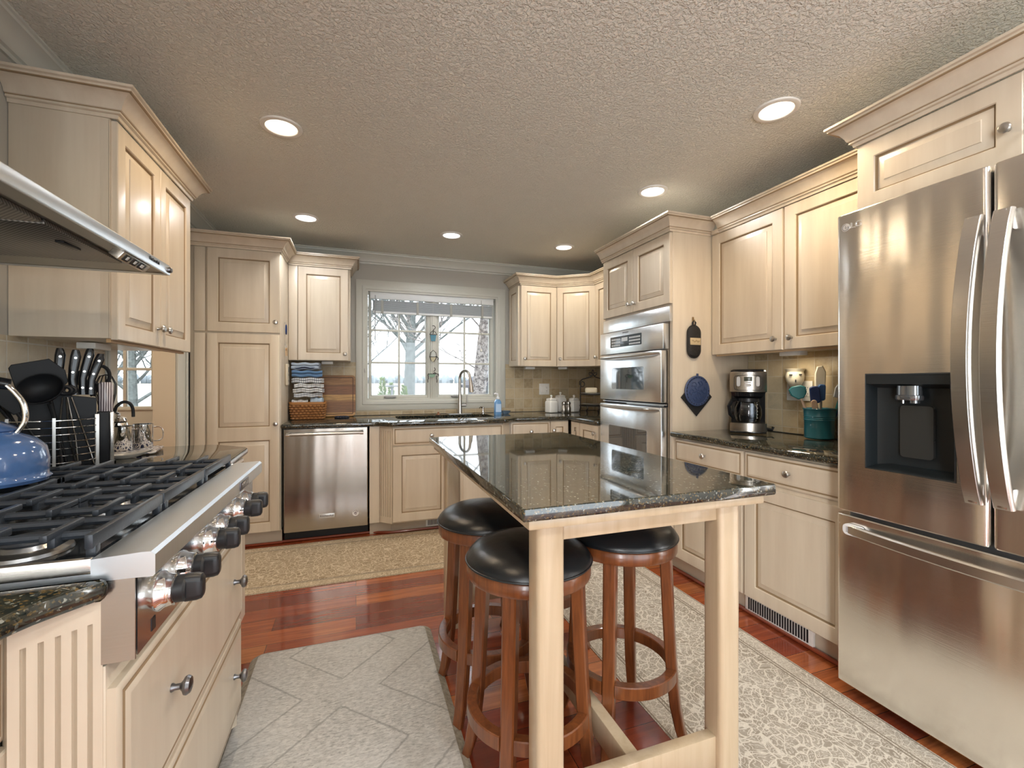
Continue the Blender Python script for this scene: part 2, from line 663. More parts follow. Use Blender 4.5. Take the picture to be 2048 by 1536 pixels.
def nd_map(n, s, a, b):
    x = nd(n, 'ShaderNodeMapRange')
    x.inputs['From Min'].default_value = a; x.inputs['From Max'].default_value = b
    L(n, s, x.inputs[0])
    return x.outputs[0]


def m_towel(name, base, stripe, axis='y', freq=40.0, th=0.8):
    m, n, p, o = nt(name)
    v = coords(n, (1, 1, 1))
    wv = nd(n, 'ShaderNodeTexWave', bands_direction=axis.upper()); wv.inputs['Scale'].default_value = freq / 6.28 * 1.0
    L(n, v, wv.inputs['Vector'])
    fz = noise(n, v, 300, 2)
    c = mixc(n, ramp(n, wv.outputs['Fac'], [(th, 0), (min(1, th + 0.06), 1)]), base, stripe)
    L(n, c, p.inputs['Base Color'])
    p.inputs['Roughness'].default_value = 0.95
    p.inputs['Sheen Weight'].default_value = 0.2
    bump(n, p, fz, 0.5, 0.003)
    return m


def m_basket():
    m, n, p, o = nt('woven_splint')
    f = noise(n, coords(n, (60, 60, 90)), 1.0, 3)
    L(n, mixc(n, f, (0.22, 0.085, 0.025), (0.50, 0.24, 0.08)), p.inputs['Base Color'])
    p.inputs['Roughness'].default_value = 0.5
    return m


def m_bark(name, a, b, sc):
    m, n, p, o = nt(name)
    f = noise(n, coords(n, sc), 1.0, 4, 0.7)
    L(n, mixc(n, ramp(n, f, [(0.42, 0), (0.58, 1)]), a, b), p.inputs['Base Color'])
    p.inputs['Roughness'].default_value = 0.9
    return m


def m_field():
    m, n, p, o = nt('winter_field')
    v = coords(n, (1, 1, 1))
    sp = nd(n, 'ShaderNodeSeparateXYZ'); L(n, v, sp.inputs[0])
    far = ramp(n, nd_map(n, sp.outputs[1], 0, 240), [(0.0, (0.22, 0.23, 0.205)), (0.30, (0.235, 0.235, 0.21)), (0.36, (0.23, 0.18, 0.13)), (1.0, (0.23, 0.20, 0.155))])
    f = noise(n, v, 1.5, 5)
    L(n, mixc(n, ramp(n, f, [(0.3, 0), (0.8, 0.4)]), far, (0.26, 0.26, 0.255)), p.inputs['Base Color'])
    p.inputs['Roughness'].default_value = 1
    return m


CREAM = m_cream()
GLAZE = M('brown_glaze_line', (0.30, 0.21, 0.12), 0.45)
CABIN = M('cabinet_inside_wood', (0.55, 0.40, 0.24), 0.5)
GRANITE = m_granite()
STEEL = m_steel('brushed_stainless')
STEEL_F = m_steel('fridge_stainless', (0.90, 0.875, 0.83), 0.2, (4, 4, 480), ((7.5, 1.0, 0.8), 0.6), 0.06)
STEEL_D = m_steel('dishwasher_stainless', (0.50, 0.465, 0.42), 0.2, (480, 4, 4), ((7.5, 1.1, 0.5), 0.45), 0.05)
STEEL_O = m_steel('oven_stainless', (0.88, 0.92, 0.96), 0.26, (5, 5, 420), ((7.0, 1.1, 1.4), 0.3), 0.03)
STEEL_T = m_steel('range_stainless', (0.76, 0.82, 0.88), 0.34, (6, 400, 6), None, 0.05)
NICKEL = M('satin_nickel', (0.50, 0.48, 0.45), 0.28, 1)
PEWTER = M('dark_pewter', (0.22, 0.22, 0.23), 0.3, 1)
CHROME = M('chrome', (0.82, 0.82, 0.82), 0.06, 1)
FLOOR = m_floor()
CEIL = m_ceiling()
WALL = M('greige_wall_paint', (0.47, 0.455, 0.41), 0.7, bmp=(120, 0.1, 0.002))
TRIM = M('pale_trim_paint', (0.60, 0.60, 0.54), 0.35)
TILE_B = m_tile('travertine_tile_back', 'xzy')
TILE_R = m_tile('travertine_tile_right', 'yzx')
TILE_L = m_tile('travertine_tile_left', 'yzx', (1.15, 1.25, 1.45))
CHERRY = m_wood('cherry_moulding', (0.16, 0.03, 0.014), (0.26, 0.055, 0.022), (2, 40, 40), 0.25, 0.4)
STOOLW = m_wood('brown_stained_wood', (0.085, 0.024, 0.008), (0.225, 0.072, 0.021), (60, 60, 5), 0.28, 0.35, (0.25, 0.75))
MAPLE = m_wood('cream_island_wood', (0.44, 0.335, 0.21), (0.54, 0.43, 0.295), (24, 24, 1.6), 0.3, 0.3)
LEATHER = m_leather()
BLACKP = M('black_plastic', (0.012, 0.013, 0.015), 0.35)
BLACKG = M('gloss_black', (0.008, 0.009, 0.011), 0.08)
IRON = M('cast_iron', (0.045, 0.053, 0.065), 0.30, 0.3, bmp=(220, 0.12, 0.002))
DARKGAP = M('dark_recess', (0.01, 0.01, 0.012), 0.6)
TOE = M('toe_kick_paint', (0.52, 0.45, 0.35), 0.5)
WHITEP = M('white_plastic', (0.78, 0.77, 0.73), 0.35)
CERAM = M('white_ceramic', (0.80, 0.80, 0.77), 0.15, coat=0.5)
GLASS = m_glass('clear_pane')
CARAFE = m_glass('carafe_glass', (0.80, 0.82, 0.84))
SMOKE = M('dark_oven_glass', (0.03, 0.04, 0.05), 0.04, 0, 0.9, ior=1.9)
# ------------------------------------------------------------------ the room
XL, XR, YB, YF, ZC = -1.12, 2.53, 4.40, -2.45, 2.42
XM = -3.2      # far side of the entry beyond the left doorway


def slab(name, boxes, mat):
    m = MB()
    for b in boxes: m.box(*b)
    return struct(m.build(name, mat))


slab('floor', [(XM - .1, YF - .1, -0.06, XR + .1, YB + .1, 0)], FLOOR)
slab('ceiling', [(XM - .1, YF - .1, ZC, XR + .1, YB + .1, ZC + .08)], CEIL)
WX0, WX1, WZ0, WZ1 = 0.105, 1.355, 1.045, 2.065
DX0, DX1, DZ1 = -2.42, -1.47, 2.05
slab('wall_back', [(-1.24, YB, 0, WX0, YB + .14, ZC), (WX1, YB, 0, XR + .1, YB + .14, ZC), (WX0, YB, 0, WX1, YB + .14, WZ0), (WX0, YB, WZ1, WX1, YB + .14, ZC)], WALL)
slab('wall_entry', [(XM, YB, 0, DX0, YB + .14, ZC), (DX1, YB, 0, -1.24, YB + .14, ZC), (DX0, YB, DZ1, DX1, YB + .14, ZC), (XM - .1, 1.6, 0, XM, YB + .14, ZC), (XM, 1.5, 0, -1.24, 1.6, ZC)], M('entry_wall_paint', (0.66, 0.56, 0.43), 0.6))
OY0, OY1, OZ1 = 2.705, 3.50, 2.05
slab('wall_left', [(XL - .12, YF, 0, XL, -2.36, ZC), (XL - .12, -1.5, 0, XL, OY0, ZC), (XL - .12, -2.36, 0, XL, -1.5, .22), (XL - .12, -2.36, 2.2, XL, -1.5, ZC), (XL - .12, OY1, 0, XL, YB, ZC), (XL - .12, OY0, OZ1, XL, OY1, ZC)], WALL)  # opening behind the camera is added for the fill light
slab('wall_right', [(XR, YF, 0, XR + .1, YB, ZC)], WALL)
slab('wall_rear', [(XL - .12, YF - .12, 0, -.41, YF, ZC), (-.13, YF - .12, 0, .40, YF, ZC), (2.42, YF - .12, 0, XR + .1, YF, ZC), (-.41, YF - .12, 2.2, -.13, YF, ZC), (.40, YF - .12, 2.2, 2.42, YF, ZC)], WALL)  # wide opening at the right is added to let in fill daylight

# ceiling crown along the left, back and right walls
CROWN_C = [(0, 0), (0.010, 0), (0.012, 0.014), (0.022, 0.018), (0.026, 0.032), (0.038, 0.056), (0.058, 0.076), (0.068, 0.081), (0.070, 0.090), (0.078, 0.093), (0.078, 0.101), (0, 0.101)]
m = MB(); m.sweep([(XL, YF), (XL, YB), (XR, YB), (XR, YF)], CROWN_C, ZC - 0.102)
struct(m.build('trim_1', TRIM))


# ---- doorway in the left wall
m = MB()
for a, b in ((OY0 - .10, OY0), (OY1, OY1 + .15)):
    m.box(XL, a, 0, XL + .018, b, OZ1 + .10, .004)
m.box(XL, OY0, OZ1, XL + .018, OY1, OZ1 + .10, .004)
for yy in (OY0 - .10, OY1 + .128): m.box(XL + .018, yy, 0, XL + .028, yy + .022, OZ1 + .10, .004)
struct(m.build('trim_2', TRIM))
m = MB()
m.box(XL - .12, OY0, 0, XL + .001, OY0 + .012, OZ1)
m.box(XL - .12, OY1 - .012, 0, XL + .001, OY1, OZ1)
struct(m.build('trim_5', M('cream_jamb_paint', (0.64, 0.54, 0.40), 0.45)))

# ---- entry door with a nine-lite window
d1 = thing('door_1', 'pale half-glazed entry door seen through the doorway on the left', 'door', (DX1, YB + .03, 0))
struct(d1)
m = MB()
X0, X1, Z0, Z1 = DX0 + .03, DX1 - .03, 0.01, DZ1 - .03
GX0, GX1, GZ0, GZ1 = -2.13, -1.575, 1.005, 1.94
y0, y1 = YB + .03, YB + .07
m.box(X0, y0, Z0, GX0, y1, Z1); m.box(GX1, y0, Z0, X1, y1, Z1); m.box(GX0, y0, Z0, GX1, y1, GZ0); m.box(GX0, y0, GZ1, GX1, y1, Z1)
for a, b in ((X0 + .1, (X0 + X1) / 2 - .05), ((X0 + X1) / 2 + .05, X1 - .1)):
    for z0_, z1_ in ((0.18, 0.80),):
        rings = [(0, 0), (.006, -.006), (.02, -.009), (.03, -.002)]
        m.loops([[(a + i, y0 + d, z0_ + i), (b - i, y0 + d, z0_ + i), (b - i, y0 + d, z1_ - i), (a + i, y0 + d, z1_ - i)] for i, d in rings], False, True)
DOORP = M('pale_door_paint', (0.66, 0.61, 0.50), 0.4)
m.build('door_leaf', DOORP, d1, world=True)
m = MB()
fr = [(0, 0), (0, -.014), (.012, -.016), (.028, -.004), (.028, .03)]
m.loops([[(GX0 - .02 + i, y0 + d, GZ0 - .02 + i), (GX1 + .02 - i, y0 + d, GZ0 - .02 + i), (GX1 + .02 - i, y0 + d, GZ1 + .02 - i), (GX0 - .02 + i, y0 + d, GZ1 + .02 - i)] for i, d in fr], False, False)
for k in (1, 2):
    x = GX0 + (GX1 - GX0) * k / 3; z = GZ0 + (GZ1 - GZ0) * k / 3
    m.box(x - .011, y0 - .006, GZ0, x + .011, y0 + .03, GZ1, .003)
    m.box(GX0, y0 - .005, z - .011, GX1, y0 + .029, z + .011, .003)
m.build('glazing_bars', DOORP, d1, world=True)
m = MB(); m.box(GX0, y0 + .012, GZ0, GX1, y0 + .016, GZ1); m.build('glass_pane', GLASS, d1, world=True)
m = MB()
for a, b in ((DX1 - .028, DX1 + .075), (DX0 - .075, DX0 + .028)): m.box(a, YB - .018, 0, b, YB - .001, DZ1 + .075, .004)
m.box(DX0 + .028, YB - .018, DZ1 - .028, DX1 - .028, YB - .001, DZ1 + .075, .004)
m.build('casing', TRIM, d1, world=True)

# ---- kitchen window: casing, two casements with bars, glass, cranks
win = thing('window_1', 'wide two-casement kitchen window over the sink', 'window', (0.73, YB, WZ0))
struct(win)
m = MB()
A0, A1, B0, B1 = 0.0, 1.46, 0.945, 2.168
prof = [(0, 0.0), (0, -.012), (.010, -.016), (.055, -.018), (.058, -.024), (.085, -.024), (.092, -.018), (.106, -.018), (.106, .10)]
m.loops([[(A0 + i, YB + d, B0 + i), (A1 - i, YB + d, B0 + i), (A1 - i, YB + d, B1 - i), (A0 + i, YB + d, B1 - i)] for i, d in prof], False, False)
m.build('casing', TRIM, win, world=True)
m = MB()
m.box(WX0, YB + .03, WZ0, WX1, YB + .12, WZ0 + .012); m.box(WX0, YB + .03, WZ1 - .012, WX1, YB + .12, WZ1)
m.box(0.672, YB + .035, WZ0, 0.762, YB + .12, WZ1); m.box(0.690, YB + .018, WZ0, 0.744, YB + .036, WZ1, .004)
m.box(0.708, YB + .01, WZ0, 0.726, YB + .02, WZ1, .003)
m.build('mullion', TRIM, win, world=True)
GZa, GZb = 1.086, 2.02
for gx0, gx1, sx0, sx1 in ((0.140, 0.652, 0.112, 0.672), (0.786, 1.308, 0.762, 1.348)):
    m = MB()
    pf = [(0, 0), (0, -.03), (.006, -.034), (.02, -.034), (.026, -.024)]
    ow = (sx0, sx1, WZ0 + .01, WZ1 - .008)
    outer = [(ow[0], YB + .08, ow[2]), (ow[1], YB + .08, ow[2]), (ow[1], YB + .08, ow[3]), (ow[0], YB + .08, ow[3])]
    inner = lambda e, d: [(gx0 - e, YB + d, GZa - e), (gx1 + e, YB + d, GZa - e), (gx1 + e, YB + d, GZb + e), (gx0 - e, YB + d, GZb + e)]
    m.loops([outer, [(x, YB + .05, z) for x, y, z in outer], [(x + (.006 if x < (sx0 + sx1) / 2 else -.006), YB + .045, z + (.006 if z < 1.5 else -.006)) for x, y, z in outer], inner(.008, .045), inner(.0, .06), inner(0, .10)], False, False)
    sash = m.build('sash', TRIM, win, world=True)
    m = MB()
    xm = (gx0 + gx1) / 2
    m.box(xm - .009, YB + .062, GZa, xm + .009, YB + .095, GZb, .003)
    for k in (1, 2):
        z = GZa + (GZb - GZa) * k / 3
        m.box(gx0, YB + .063, z - .009, gx1, YB + .094, z + .009, .003)
    m.build('glazing_bars', TRIM, sash, world=True)
    m = MB(); m.box(gx0, YB + .076, GZa, gx1, YB + .080, GZb); m.build('glass_pane', GLASS, sash, world=True)
    m = MB()
    cx = gx0 + .17
    m.box(cx - .055, YB + .012, WZ0 + .012, cx + .055, YB + .05, WZ0 + .034, .008)
    m.box(cx - .045, YB + .000, WZ0 + .014, cx + .05, YB + .018, WZ0 + .026, .005)
    part_label(m.build('crank_handle', M('grey_crank', (0.30, 0.30, 0.29), 0.4), win, world=True), 'grey crank handle')
for yy in (1.32,):
    m = MB(); m.box(0.072, YB - .030, yy - .02, 0.086, YB - .017, yy + .02, .003); m.cyl((.079, YB - .03, yy), (.079, YB - .042, yy - .004), .004)
    m.build('latch', NICKEL, win, world=True)

# ---- backsplash tile
m = MB()
m.box(-0.52, YB - .012, .901, -0.002, YB - .001, 1.395)
m.box(1.462, YB - .012, .901, XR - .001, YB - .001, 1.395)
m.box(-0.002, YB - .012, .901, 1.462, YB - .001, .944)
struct(m.build('backsplash_back', TILE_B), 'tumbled travertine tile behind the sink counter', 'backsplash')
m = MB(); m.box(XR - .012, 1.25, .901, XR - .001, 2.338, 1.392); m.box(XR - .012, 3.165, .901, XR - .001, YB - .012, 1.395)
struct(m.build('backsplash_right', TILE_R), 'tan travertine tile behind the coffee maker', 'backsplash')
m = MB(); m.box(XL + .001, 0.2, .901, XL + .012, 2.60, 1.372)
struct(m.build('backsplash_left', TILE_L), 'pale tumbled stone tile behind the range', 'backsplash')


# ------------------------------------------------------------------ outside
slab('lawn', [(-500, 4.6, -.45, 500, 620, -.35)], m_field())
PALEBARK = m_bark('pale_smooth_bark', (0.075, 0.085, 0.083), (0.13, 0.145, 0.14), (9, 9, 14))
BIRCH = m_bark('flaking_birch_bark', (0.06, 0.05, 0.047), (0.24, 0.215, 0.20), (14, 14, 18))


def tree(name, label, base, h, r0, lean, limbs, nb, bark, seed, ln=3.2, r1=.09, lift=.9, group=None, first=.72):
    """trunk that forks into long limbs, each with side branches and twigs"""
    rnd = random.Random(seed)
    t = thing(name, label, 'tree', base, 0, group)
    tr = MB(); br = MB()

    def wander(p, d, l_, r_, k, wob, mb, n, tip=.3):
        pts = [p.copy()]; rr = [r_]; ds = []
        for i in range(k):
            d = (d + Vector((rnd.uniform(-1, 1), rnd.uniform(-1, 1), rnd.uniform(-.5, .8))) * wob).normalized()
            ds.append(d.copy())
            p = p + d * (l_ / k)
            pts.append(p.copy()); rr.append(max(.005, r_ * (1 - (1 - tip) * (i + 1) / k)))
        mb.tube(pts, rr, n)
        return pts, rr, ds
    P, RR, D = wander(Vector((0, 0, 0)), Vector(lean).normalized(), h, r0, 7, .035, tr, 10, .62)
    for i in range(limbs):
        f = first + (1 - first) * i / max(1, limbs - 1)
        x = f * 7; j = min(6, int(x)); q = P[j].lerp(P[j + 1], x - j)
        a = rnd.uniform(0, 2 * PI)
        sx = (-1 if i % 2 else 1) * rnd.uniform(.35, 1.0)
        d = Vector((sx, rnd.uniform(-.5, .5), rnd.uniform(.6, 1.3) * lift)).normalized()
        if i == limbs - 1: d = Vector((lean[0] + rnd.uniform(-.15, .15), 0, 1)).normalized()
        p1, q1, d1 = wander(q, d, ln * rnd.uniform(.8, 1.15), r1 * rnd.uniform(.7, 1.1), 8, .10, br, 7)
        for u in range(nb):
            x = rnd.uniform(1.2, 7.9); j = min(7, int(x)); s_ = p1[j].lerp(p1[j + 1], x - j)
            dd = (d1[j] * .8 + Vector((rnd.uniform(-1, 1), rnd.uniform(-.7, .7), rnd.uniform(-.1, .9)))).normalized()
            p2, q2, d2 = wander(s_, dd, ln * rnd.uniform(.3, .55), max(.012, q1[j] * .5), 6, .14, br, 5)
            for v in range(nb):
                x = rnd.uniform(.8, 5.9); j2 = min(5, int(x)); s2 = p2[j2].lerp(p2[j2 + 1], x - j2)
                d3 = (d2[j2] * .7 + Vector((rnd.uniform(-1, 1), rnd.uniform(-.7, .7), rnd.uniform(-.3, .9)))).normalized()
                wander(s2, d3, ln * rnd.uniform(.12, .26), .011, 4, .18, br, 3)
    tr.build('trunk', bark, t)
    br.build('branches', bark, t)
    return t


tree('bare_tree', 'pale bare tree with forking limbs, seen in the left casement of the window', (1.50, 14, -.35), 3.9, .20, (.02, 0, 1), 14, 8, PALEBARK, 5, 3.8, .06, .85, first=.56)
tree('bare_tree', 'distant thin bare tree left of the pale forking tree outside', (-.9, 20, -.35), 3.6, .12, (.12, 0, 1), 12, 7, PALEBARK, 9, 4.4, .05, 1.0, first=.3)
tree('birch_tree', 'leaning birch with flaking bark, seen in the right casement of the window', (2.30, 9, -.35), 4.6, .17, (.11, 0, 1), 9, 8, BIRCH, 21, 2.2, .022, .5, first=.3)
tree('bare_tree', 'tangled bare tree close outside the entry door glass', (-3.65, 9.6, -.35), 2.6, .085, (-.05, 0, 1), 14, 9, PALEBARK, 33, 2.6, .035, .7, first=.2)
tree('bare_tree', 'second bare tree behind the tangled one outside the entry door', (-6.6, 15, -.35), 3.2, .15, (.08, 0, 1), 9, 5, PALEBARK, 41, 3.2, .06, .9, first=.3)
FOL = M('evergreen_foliage', (0.10, 0.155, 0.03), 0.9, var=(9, .5))
for i, (x, y, hh, lab) in enumerate(((0.50, 13.6, 1.40, 'smallest clipped evergreen, at the left edge of the window view'), (1.04, 12.9, 1.64, 'tallest cone-shaped evergreen on the lawn outside'), (1.33, 13.7, 1.48, 'cone-shaped evergreen just left of the window bar'), (1.66, 13.2, 1.42, 'cone-shaped evergreen right beside the pale tree trunk'))):
    rnd = random.Random(i)
    t = thing('evergreen_shrub', lab, 'shrub', (x - .35, y, -.35), 0, 'small evergreens on the lawn')
    m = MB()
    for k in range(420):
        z = rnd.uniform(.05, 1); a = rnd.uniform(0, 2 * PI); rad = .20 * (1 - z) ** .8 * rnd.uniform(.5, 1.05) + .01
        p = Vector((rad * math.cos(a), rad * math.sin(a), z * hh))
        q = p + Vector((math.cos(a) * .06, math.sin(a) * .04, .07))
        m.tube([p, (p + q) / 2, q], [.006, .014, .002], 4)
    m.build('foliage', FOL, t)
    m = MB(); m.cyl((0, 0, 0), (0, 0, hh * .8), .03, .01, 6); m.build('stem', PALEBARK, t)
hs = thing('garden_shed', 'grey clapboard shed roofline behind the birch tree', 'shed', (5.15, 15.5, -.35))
m = MB()
m.loops([[(-1.0, y, 0), (2.2, y, 0), (2.2, y, 1.45), (0.6, y, 2.55), (-1.0, y, 1.45)] for y in (-1.2, 1.6)])
for k in range(9): m.box(-1.01, -1.225, .12 + k * .15, 2.21, -1.2, .14 + k * .15)
m.build('wall', M('grey_clapboard', (0.14, 0.145, 0.155), 0.8), hs)
m = MB()
for sx in (-1, 1):
    m.loops([[(0.6, y, 2.70), (0.6 + sx * 1.85, y, 1.43), (0.6 + sx * 1.85, y, 1.33), (0.6, y, 2.60)] for y in (-1.45, 1.8)])
m.build('roof', M('shed_roof', (0.07, 0.065, 0.075), 0.8), hs)
for k, z in enumerate((2.0, 2.25)):
    m = MB(); m.tube([(-9 + i * 2.2, 17 + i * .4, z - .012 * (i - 5) ** 2 * -.6) for i in range(12)], .014, 5)
    tag(m.build('utility_wire', M('wire_grey', (0.14, 0.15, 0.16), 0.7), loc=(0, 17, z)), ('lower' if k == 0 else 'upper') + ' utility wire crossing the view outside the window', 'wire')
pf = thing('bird_table', 'white flat-topped bird table on the lawn beyond the window', 'bird table', (.93, 12.6, -.35))
m = MB(); m.box(-.17, -.15, 1.42, .17, .15, 1.46, .01); m.build('table_top', bpy.data.materials['grey_clapboard'], pf)
m = MB(); m.cyl((0, 0, 0), (0, 0, 1.42), .035); m.build('pedestal', bpy.data.materials['grey_clapboard'], pf)
m = MB()
rnd = random.Random(3)
for k in range(140):
    x = -190 + k * 2.9; hgt = rnd.uniform(4.0, 8.5)
    m.lathe([(0, 0), (2.2, .1), (2.6, hgt * .5), (1.3, hgt * .85), (0, hgt)], (x, 400 + rnd.uniform(-8, 8), -.35), 7)
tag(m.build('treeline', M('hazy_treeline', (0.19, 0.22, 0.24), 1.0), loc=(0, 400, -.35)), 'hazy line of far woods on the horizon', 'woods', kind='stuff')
# ------------------------------------------------------------------ cabinet kit (local: x along width, front faces -y, z up)
RINGS_DOOR = [(0.0, 0.0, 0), (0.0, -.017, 0), (.003, -.020, 0), (None, -.020, 0), (.003, -.0192, 0), (.006, -.0150, 0), (.0075, -.0085, 1), (.0105, -.0072, 1), (.0125, -.0078, 1), (.038, -.0172, 0), (.0395, -.0200, 0), (.043, -.0203, 0)]
RINGS_DRAW = [(0.0, 0.0, 0), (0.0, -.012, 0), (.003, -.0145, 0), (.012, -.016, 0), (.016, -.0145, 1), (.020, -.0165, 1), (.027, -.0195, 0), (.030, -.0205, 0), (.032, -.0205, 0)]


def rect_rings(mb, x0, z0, x1, z1, rings, stile, y=0.0, cap=True, skip=0):
    base = None
    ls = []; mis = []
    for k, (i, d, mi) in enumerate(rings):
        if i is None:
            base = stile; ii = stile
        else:
            ii = i if base is None else base + i
        if k < skip: continue
        ls.append([(x0 + ii, y + d, z0 + ii), (x1 - ii, y + d, z0 + ii), (x1 - ii, y + d, z1 - ii), (x0 + ii, y + d, z1 - ii)])
        mis.append(mi)
    m2 = []
    for k in range(len(ls) - 1): m2.append(mis[k + 1] if mis[k + 1] else (0))
    mb.loops(ls, True, cap, True, m2)
    mb.mi = 0


def door_mesh(x0, z0, x1, z1, stile=.055, split=None, y=0.0):
    m = MB()
    if split is None:
        rect_rings(m, x0, z0, x1, z1, RINGS_DOOR, stile, y)
    else:
        m.box(x0, y - .0062, z0, x1, y, z1)
        for a, b, e0, e1 in ((z0, split, 0, .022), (split, z1, .022, 0)):
            pass
        s = stile
        m.box(x0, y - .02, z0, x0 + s, y - .0005, z1, .002); m.box(x1 - s, y - .02, z0, x1, y - .0005, z1, .002)
        for a, b in ((z0, z0 + s), (split - .045, split + .045), (z1 - s, z1)):
            m.box(x0 + s - .002, y - .0198, a, x1 - s + .002, y - .0005, b)
        for a, b in ((z0 + s, split - .045), (split + .045, z1 - s)):
            rect_rings(m, x0 + s, a, x1 - s, b, [(0, -.0066, 0), (0, -.0195, 0), (.003, -.0190, 0), (.006, -.0150, 0), (.0075, -.0085, 1), (.0105, -.0072, 1), (.0125, -.0078, 1), (.038, -.0172, 0), (.0395, -.0200, 0)], 0, y)
    return m


def knob_mesh(x, z, y=-.020, s=1.0):
    m = MB()
    pr = [(0.0075, 0), (.0075, .002), (.0052, .006), (.0055, .014), (.010, .018), (.0155, .021), (.0165, .025), (.0135, .030), (.006, .0325), (0, .033)]
    m.lathe([(r * s, zz * s) for r, zz in pr], n=20, mat=Matrix.Translation((x, y, z)) @ Matrix.Rotation(R(90), 4, 'X'))
    return m


def add_door(p, x0, z0, x1, z1, knob=None, stile=.055, split=None, y=0.0, name='door', kmat=None):
    d = door_mesh(x0, z0, x1, z1, stile, split, y).build(name, [CREAM, GLAZE], p)
    ORI[d] = ORI[p]
    if knob:
        k = knob_mesh(knob[0], knob[1], y - .020).build('knob', kmat or NICKEL, d)
    return d


def add_drawer(p, x0, z0, x1, z1, knobs=(), y=0.0, kmat=None, s=1.0):
    m = MB()
    rect_rings(m, x0, z0, x1, z1, RINGS_DRAW, 0, y)
    d = m.build('drawer', [CREAM, GLAZE], p)
    for kx, kz in knobs: knob_mesh(kx, kz, y - .0205, s).build('knob', kmat or NICKEL, d)
    return d


CROWN = [(0, 0), (.006, 0), (.008, .012), (.016, .015), (.016, .024), (.022, .027), (.026, .038), (.040, .060), (.060, .074), (.068, .077), (.068, .084), (.076, .087), (.076, .096), (0, .096)]


def add_crown(p, path, z):
    m = MB()
    m.sweep(path, CROWN, z)
    m.sweep(path, [(.0085, .0125), (.0165, .0145), (.0172, .0165), (.0085, .0165)], z)
    o = m.build('crown', [CREAM], p)
    g = MB()
    g.sweep(path, [(.0155, .0225), (.0175, .0225), (.0190, .0265), (.0155, .0265)], z)
    g.sweep(path, [(.0600, .0735), (.0660, .0735), (.0690, .0765), (.0600, .0765)], z)
    g.build('glaze_bead', GLAZE, o)
    return o


def carcass(p, W, D, z0, z1, toe=0.0, toe_in=.06, side=None):
    m = MB()
    m.box(0, 0, max(z0, toe), W, D, z1, .0015)
    o = m.build('carcass', [CREAM], p)
    if toe:
        m = MB(); m.box(0.001, toe_in, 0.001, W - .001, toe_in + .02, toe)
        m.build('toe_kick', TOE, p)
    return o


# ================================================================== LEFT WALL (front faces +X: rz=90, local x -> +Y)
# upper cabinet beyond the hood
UL = thing('wall_cabinet', 'cream two-door wall cabinet beyond the range hood, side panel towards us', 'cabinet', (-.84, 2.0, 1.372), 90, 'cream wall cabinets')
z0 = 0.0
carcass(UL, .77, .278, 0.0, .80)
m = MB(); m.box(.0, -.0008, .0, .035, .004, .79); m.box(-.0012, .002, .0, .0005, .026, .79)
m.build('face_stile', CREAM, UL)
m = MB(); m.box(0.02, 0.004, -.014, .75, .018, 0.0); part_label(m.build('light_rail', M('bare_wood_rail', (0.50, 0.31, 0.15), 0.5), UL), 'bare wood light rail')
add_door(UL, .012, -.004, .388, .792, (.355, .075))
add_door(UL, .392, -.004, .768, .792, (.425, .075))
add_crown(UL, [(0, .278), (0, -.022), (.77, -.022), (.77, .278)], .793)

# base below the rangetop: bumped forward, two wide drawers, fluted corner pilasters
RB = thing('base_cabinet', 'cream drawer base under the stainless rangetop', 'cabinet', (-.385, .905, 0), 90, 'cream base cabinets')
carcass(RB, .86, .64, .10, .752, toe=.10)
add_drawer(RB, .004, .418, .842, .712, ((.212, .575), (.72, .58)), kmat=PEWTER, s=1.15)
add_drawer(RB, .004, .118, .842, .405, ((.212, .275), (.72, .28)), kmat=PEWTER, s=1.15)


def fluted(p, a, b, z0, z1, th=.022, nfl=4, name='fluted_pilaster', mat=None):
    """board between plan points a,b (front on the right of travel) with vertical round flutes"""
    a = Vector(a); b = Vector(b)
    d = (b - a); wd = d.length; d.normalize(); nrm = Vector((d.y, -d.x))
    m = MB()
    prof = [(0, 0)]
    mg = wd * .06; pitch = (wd - 2 * mg) / nfl; fw = pitch * .36
    for k in range(nfl):
        c = mg + pitch * (k + .5)
        for j in range(7):
            t = -1 + 2 * j / 6
            prof.append((c + t * fw / 2, -.0095 * math.sqrt(max(0, 1 - t * t))))
    prof.append((wd, 0))
    zt0, zt1 = z0 + .05, z1 - .035

    def P(u, o, z):
        q = a + d * u + nrm * o
        return (q.x, q.y, z)
    # fluted field, then plain bands at the foot and the head
    m.loops([[P(u, o, zt0) for u, o in prof], [P(u, o, zt1) for u, o in prof]], False, False, False)
    for za, zb in ((z0, zt0), (zt1, z1)):
        m.loops([[P(u, 0, za) for u, o in prof], [P(u, 0, zb) for u, o in prof]], False, False, False)
    for zz in (zt0, zt1):
        m.loops([[P(u, 0, zz) for u, o in prof], [P(u, o, zz) for u, o in prof]], False, False, False)
    m.loops([[P(0, 0, z0), P(0, -th, z0), P(wd, -th, z0), P(wd, 0, z0)], [P(0, 0, z1), P(0, -th, z1), P(wd, -th, z1), P(wd, 0, z1)]], True, True, False)
    return m.build(name, mat or CREAM, p, smooth=50)


# local (x along +Y, y -> -X):  near pilaster runs from the near run's face to the bump-out
fluted(RB, (-.070, .083), (-.002, .003), .03, .8635, nfl=5)
fluted(RB, (.862, .003), (.938, .083), .03, .8635)

NB = thing('base_cabinet', 'cream base cabinet at the near left corner, below the counter end', 'cabinet', (-.492, .05, 0), 90, 'cream base cabinets')
carcass(NB, .845, .60, .10, .864, toe=.10)
add_drawer(NB, .37, .70, .800, .855, ((.57, .78),), kmat=PEWTER)
add_door(NB, .37, .115, .800, .69, (.41, .62), kmat=PEWTER)
add_drawer(NB, .004, .70, .365, .855, ((.19, .78),), kmat=PEWTER)
add_door(NB, .004, .115, .365, .69, (.32, .62), kmat=PEWTER)

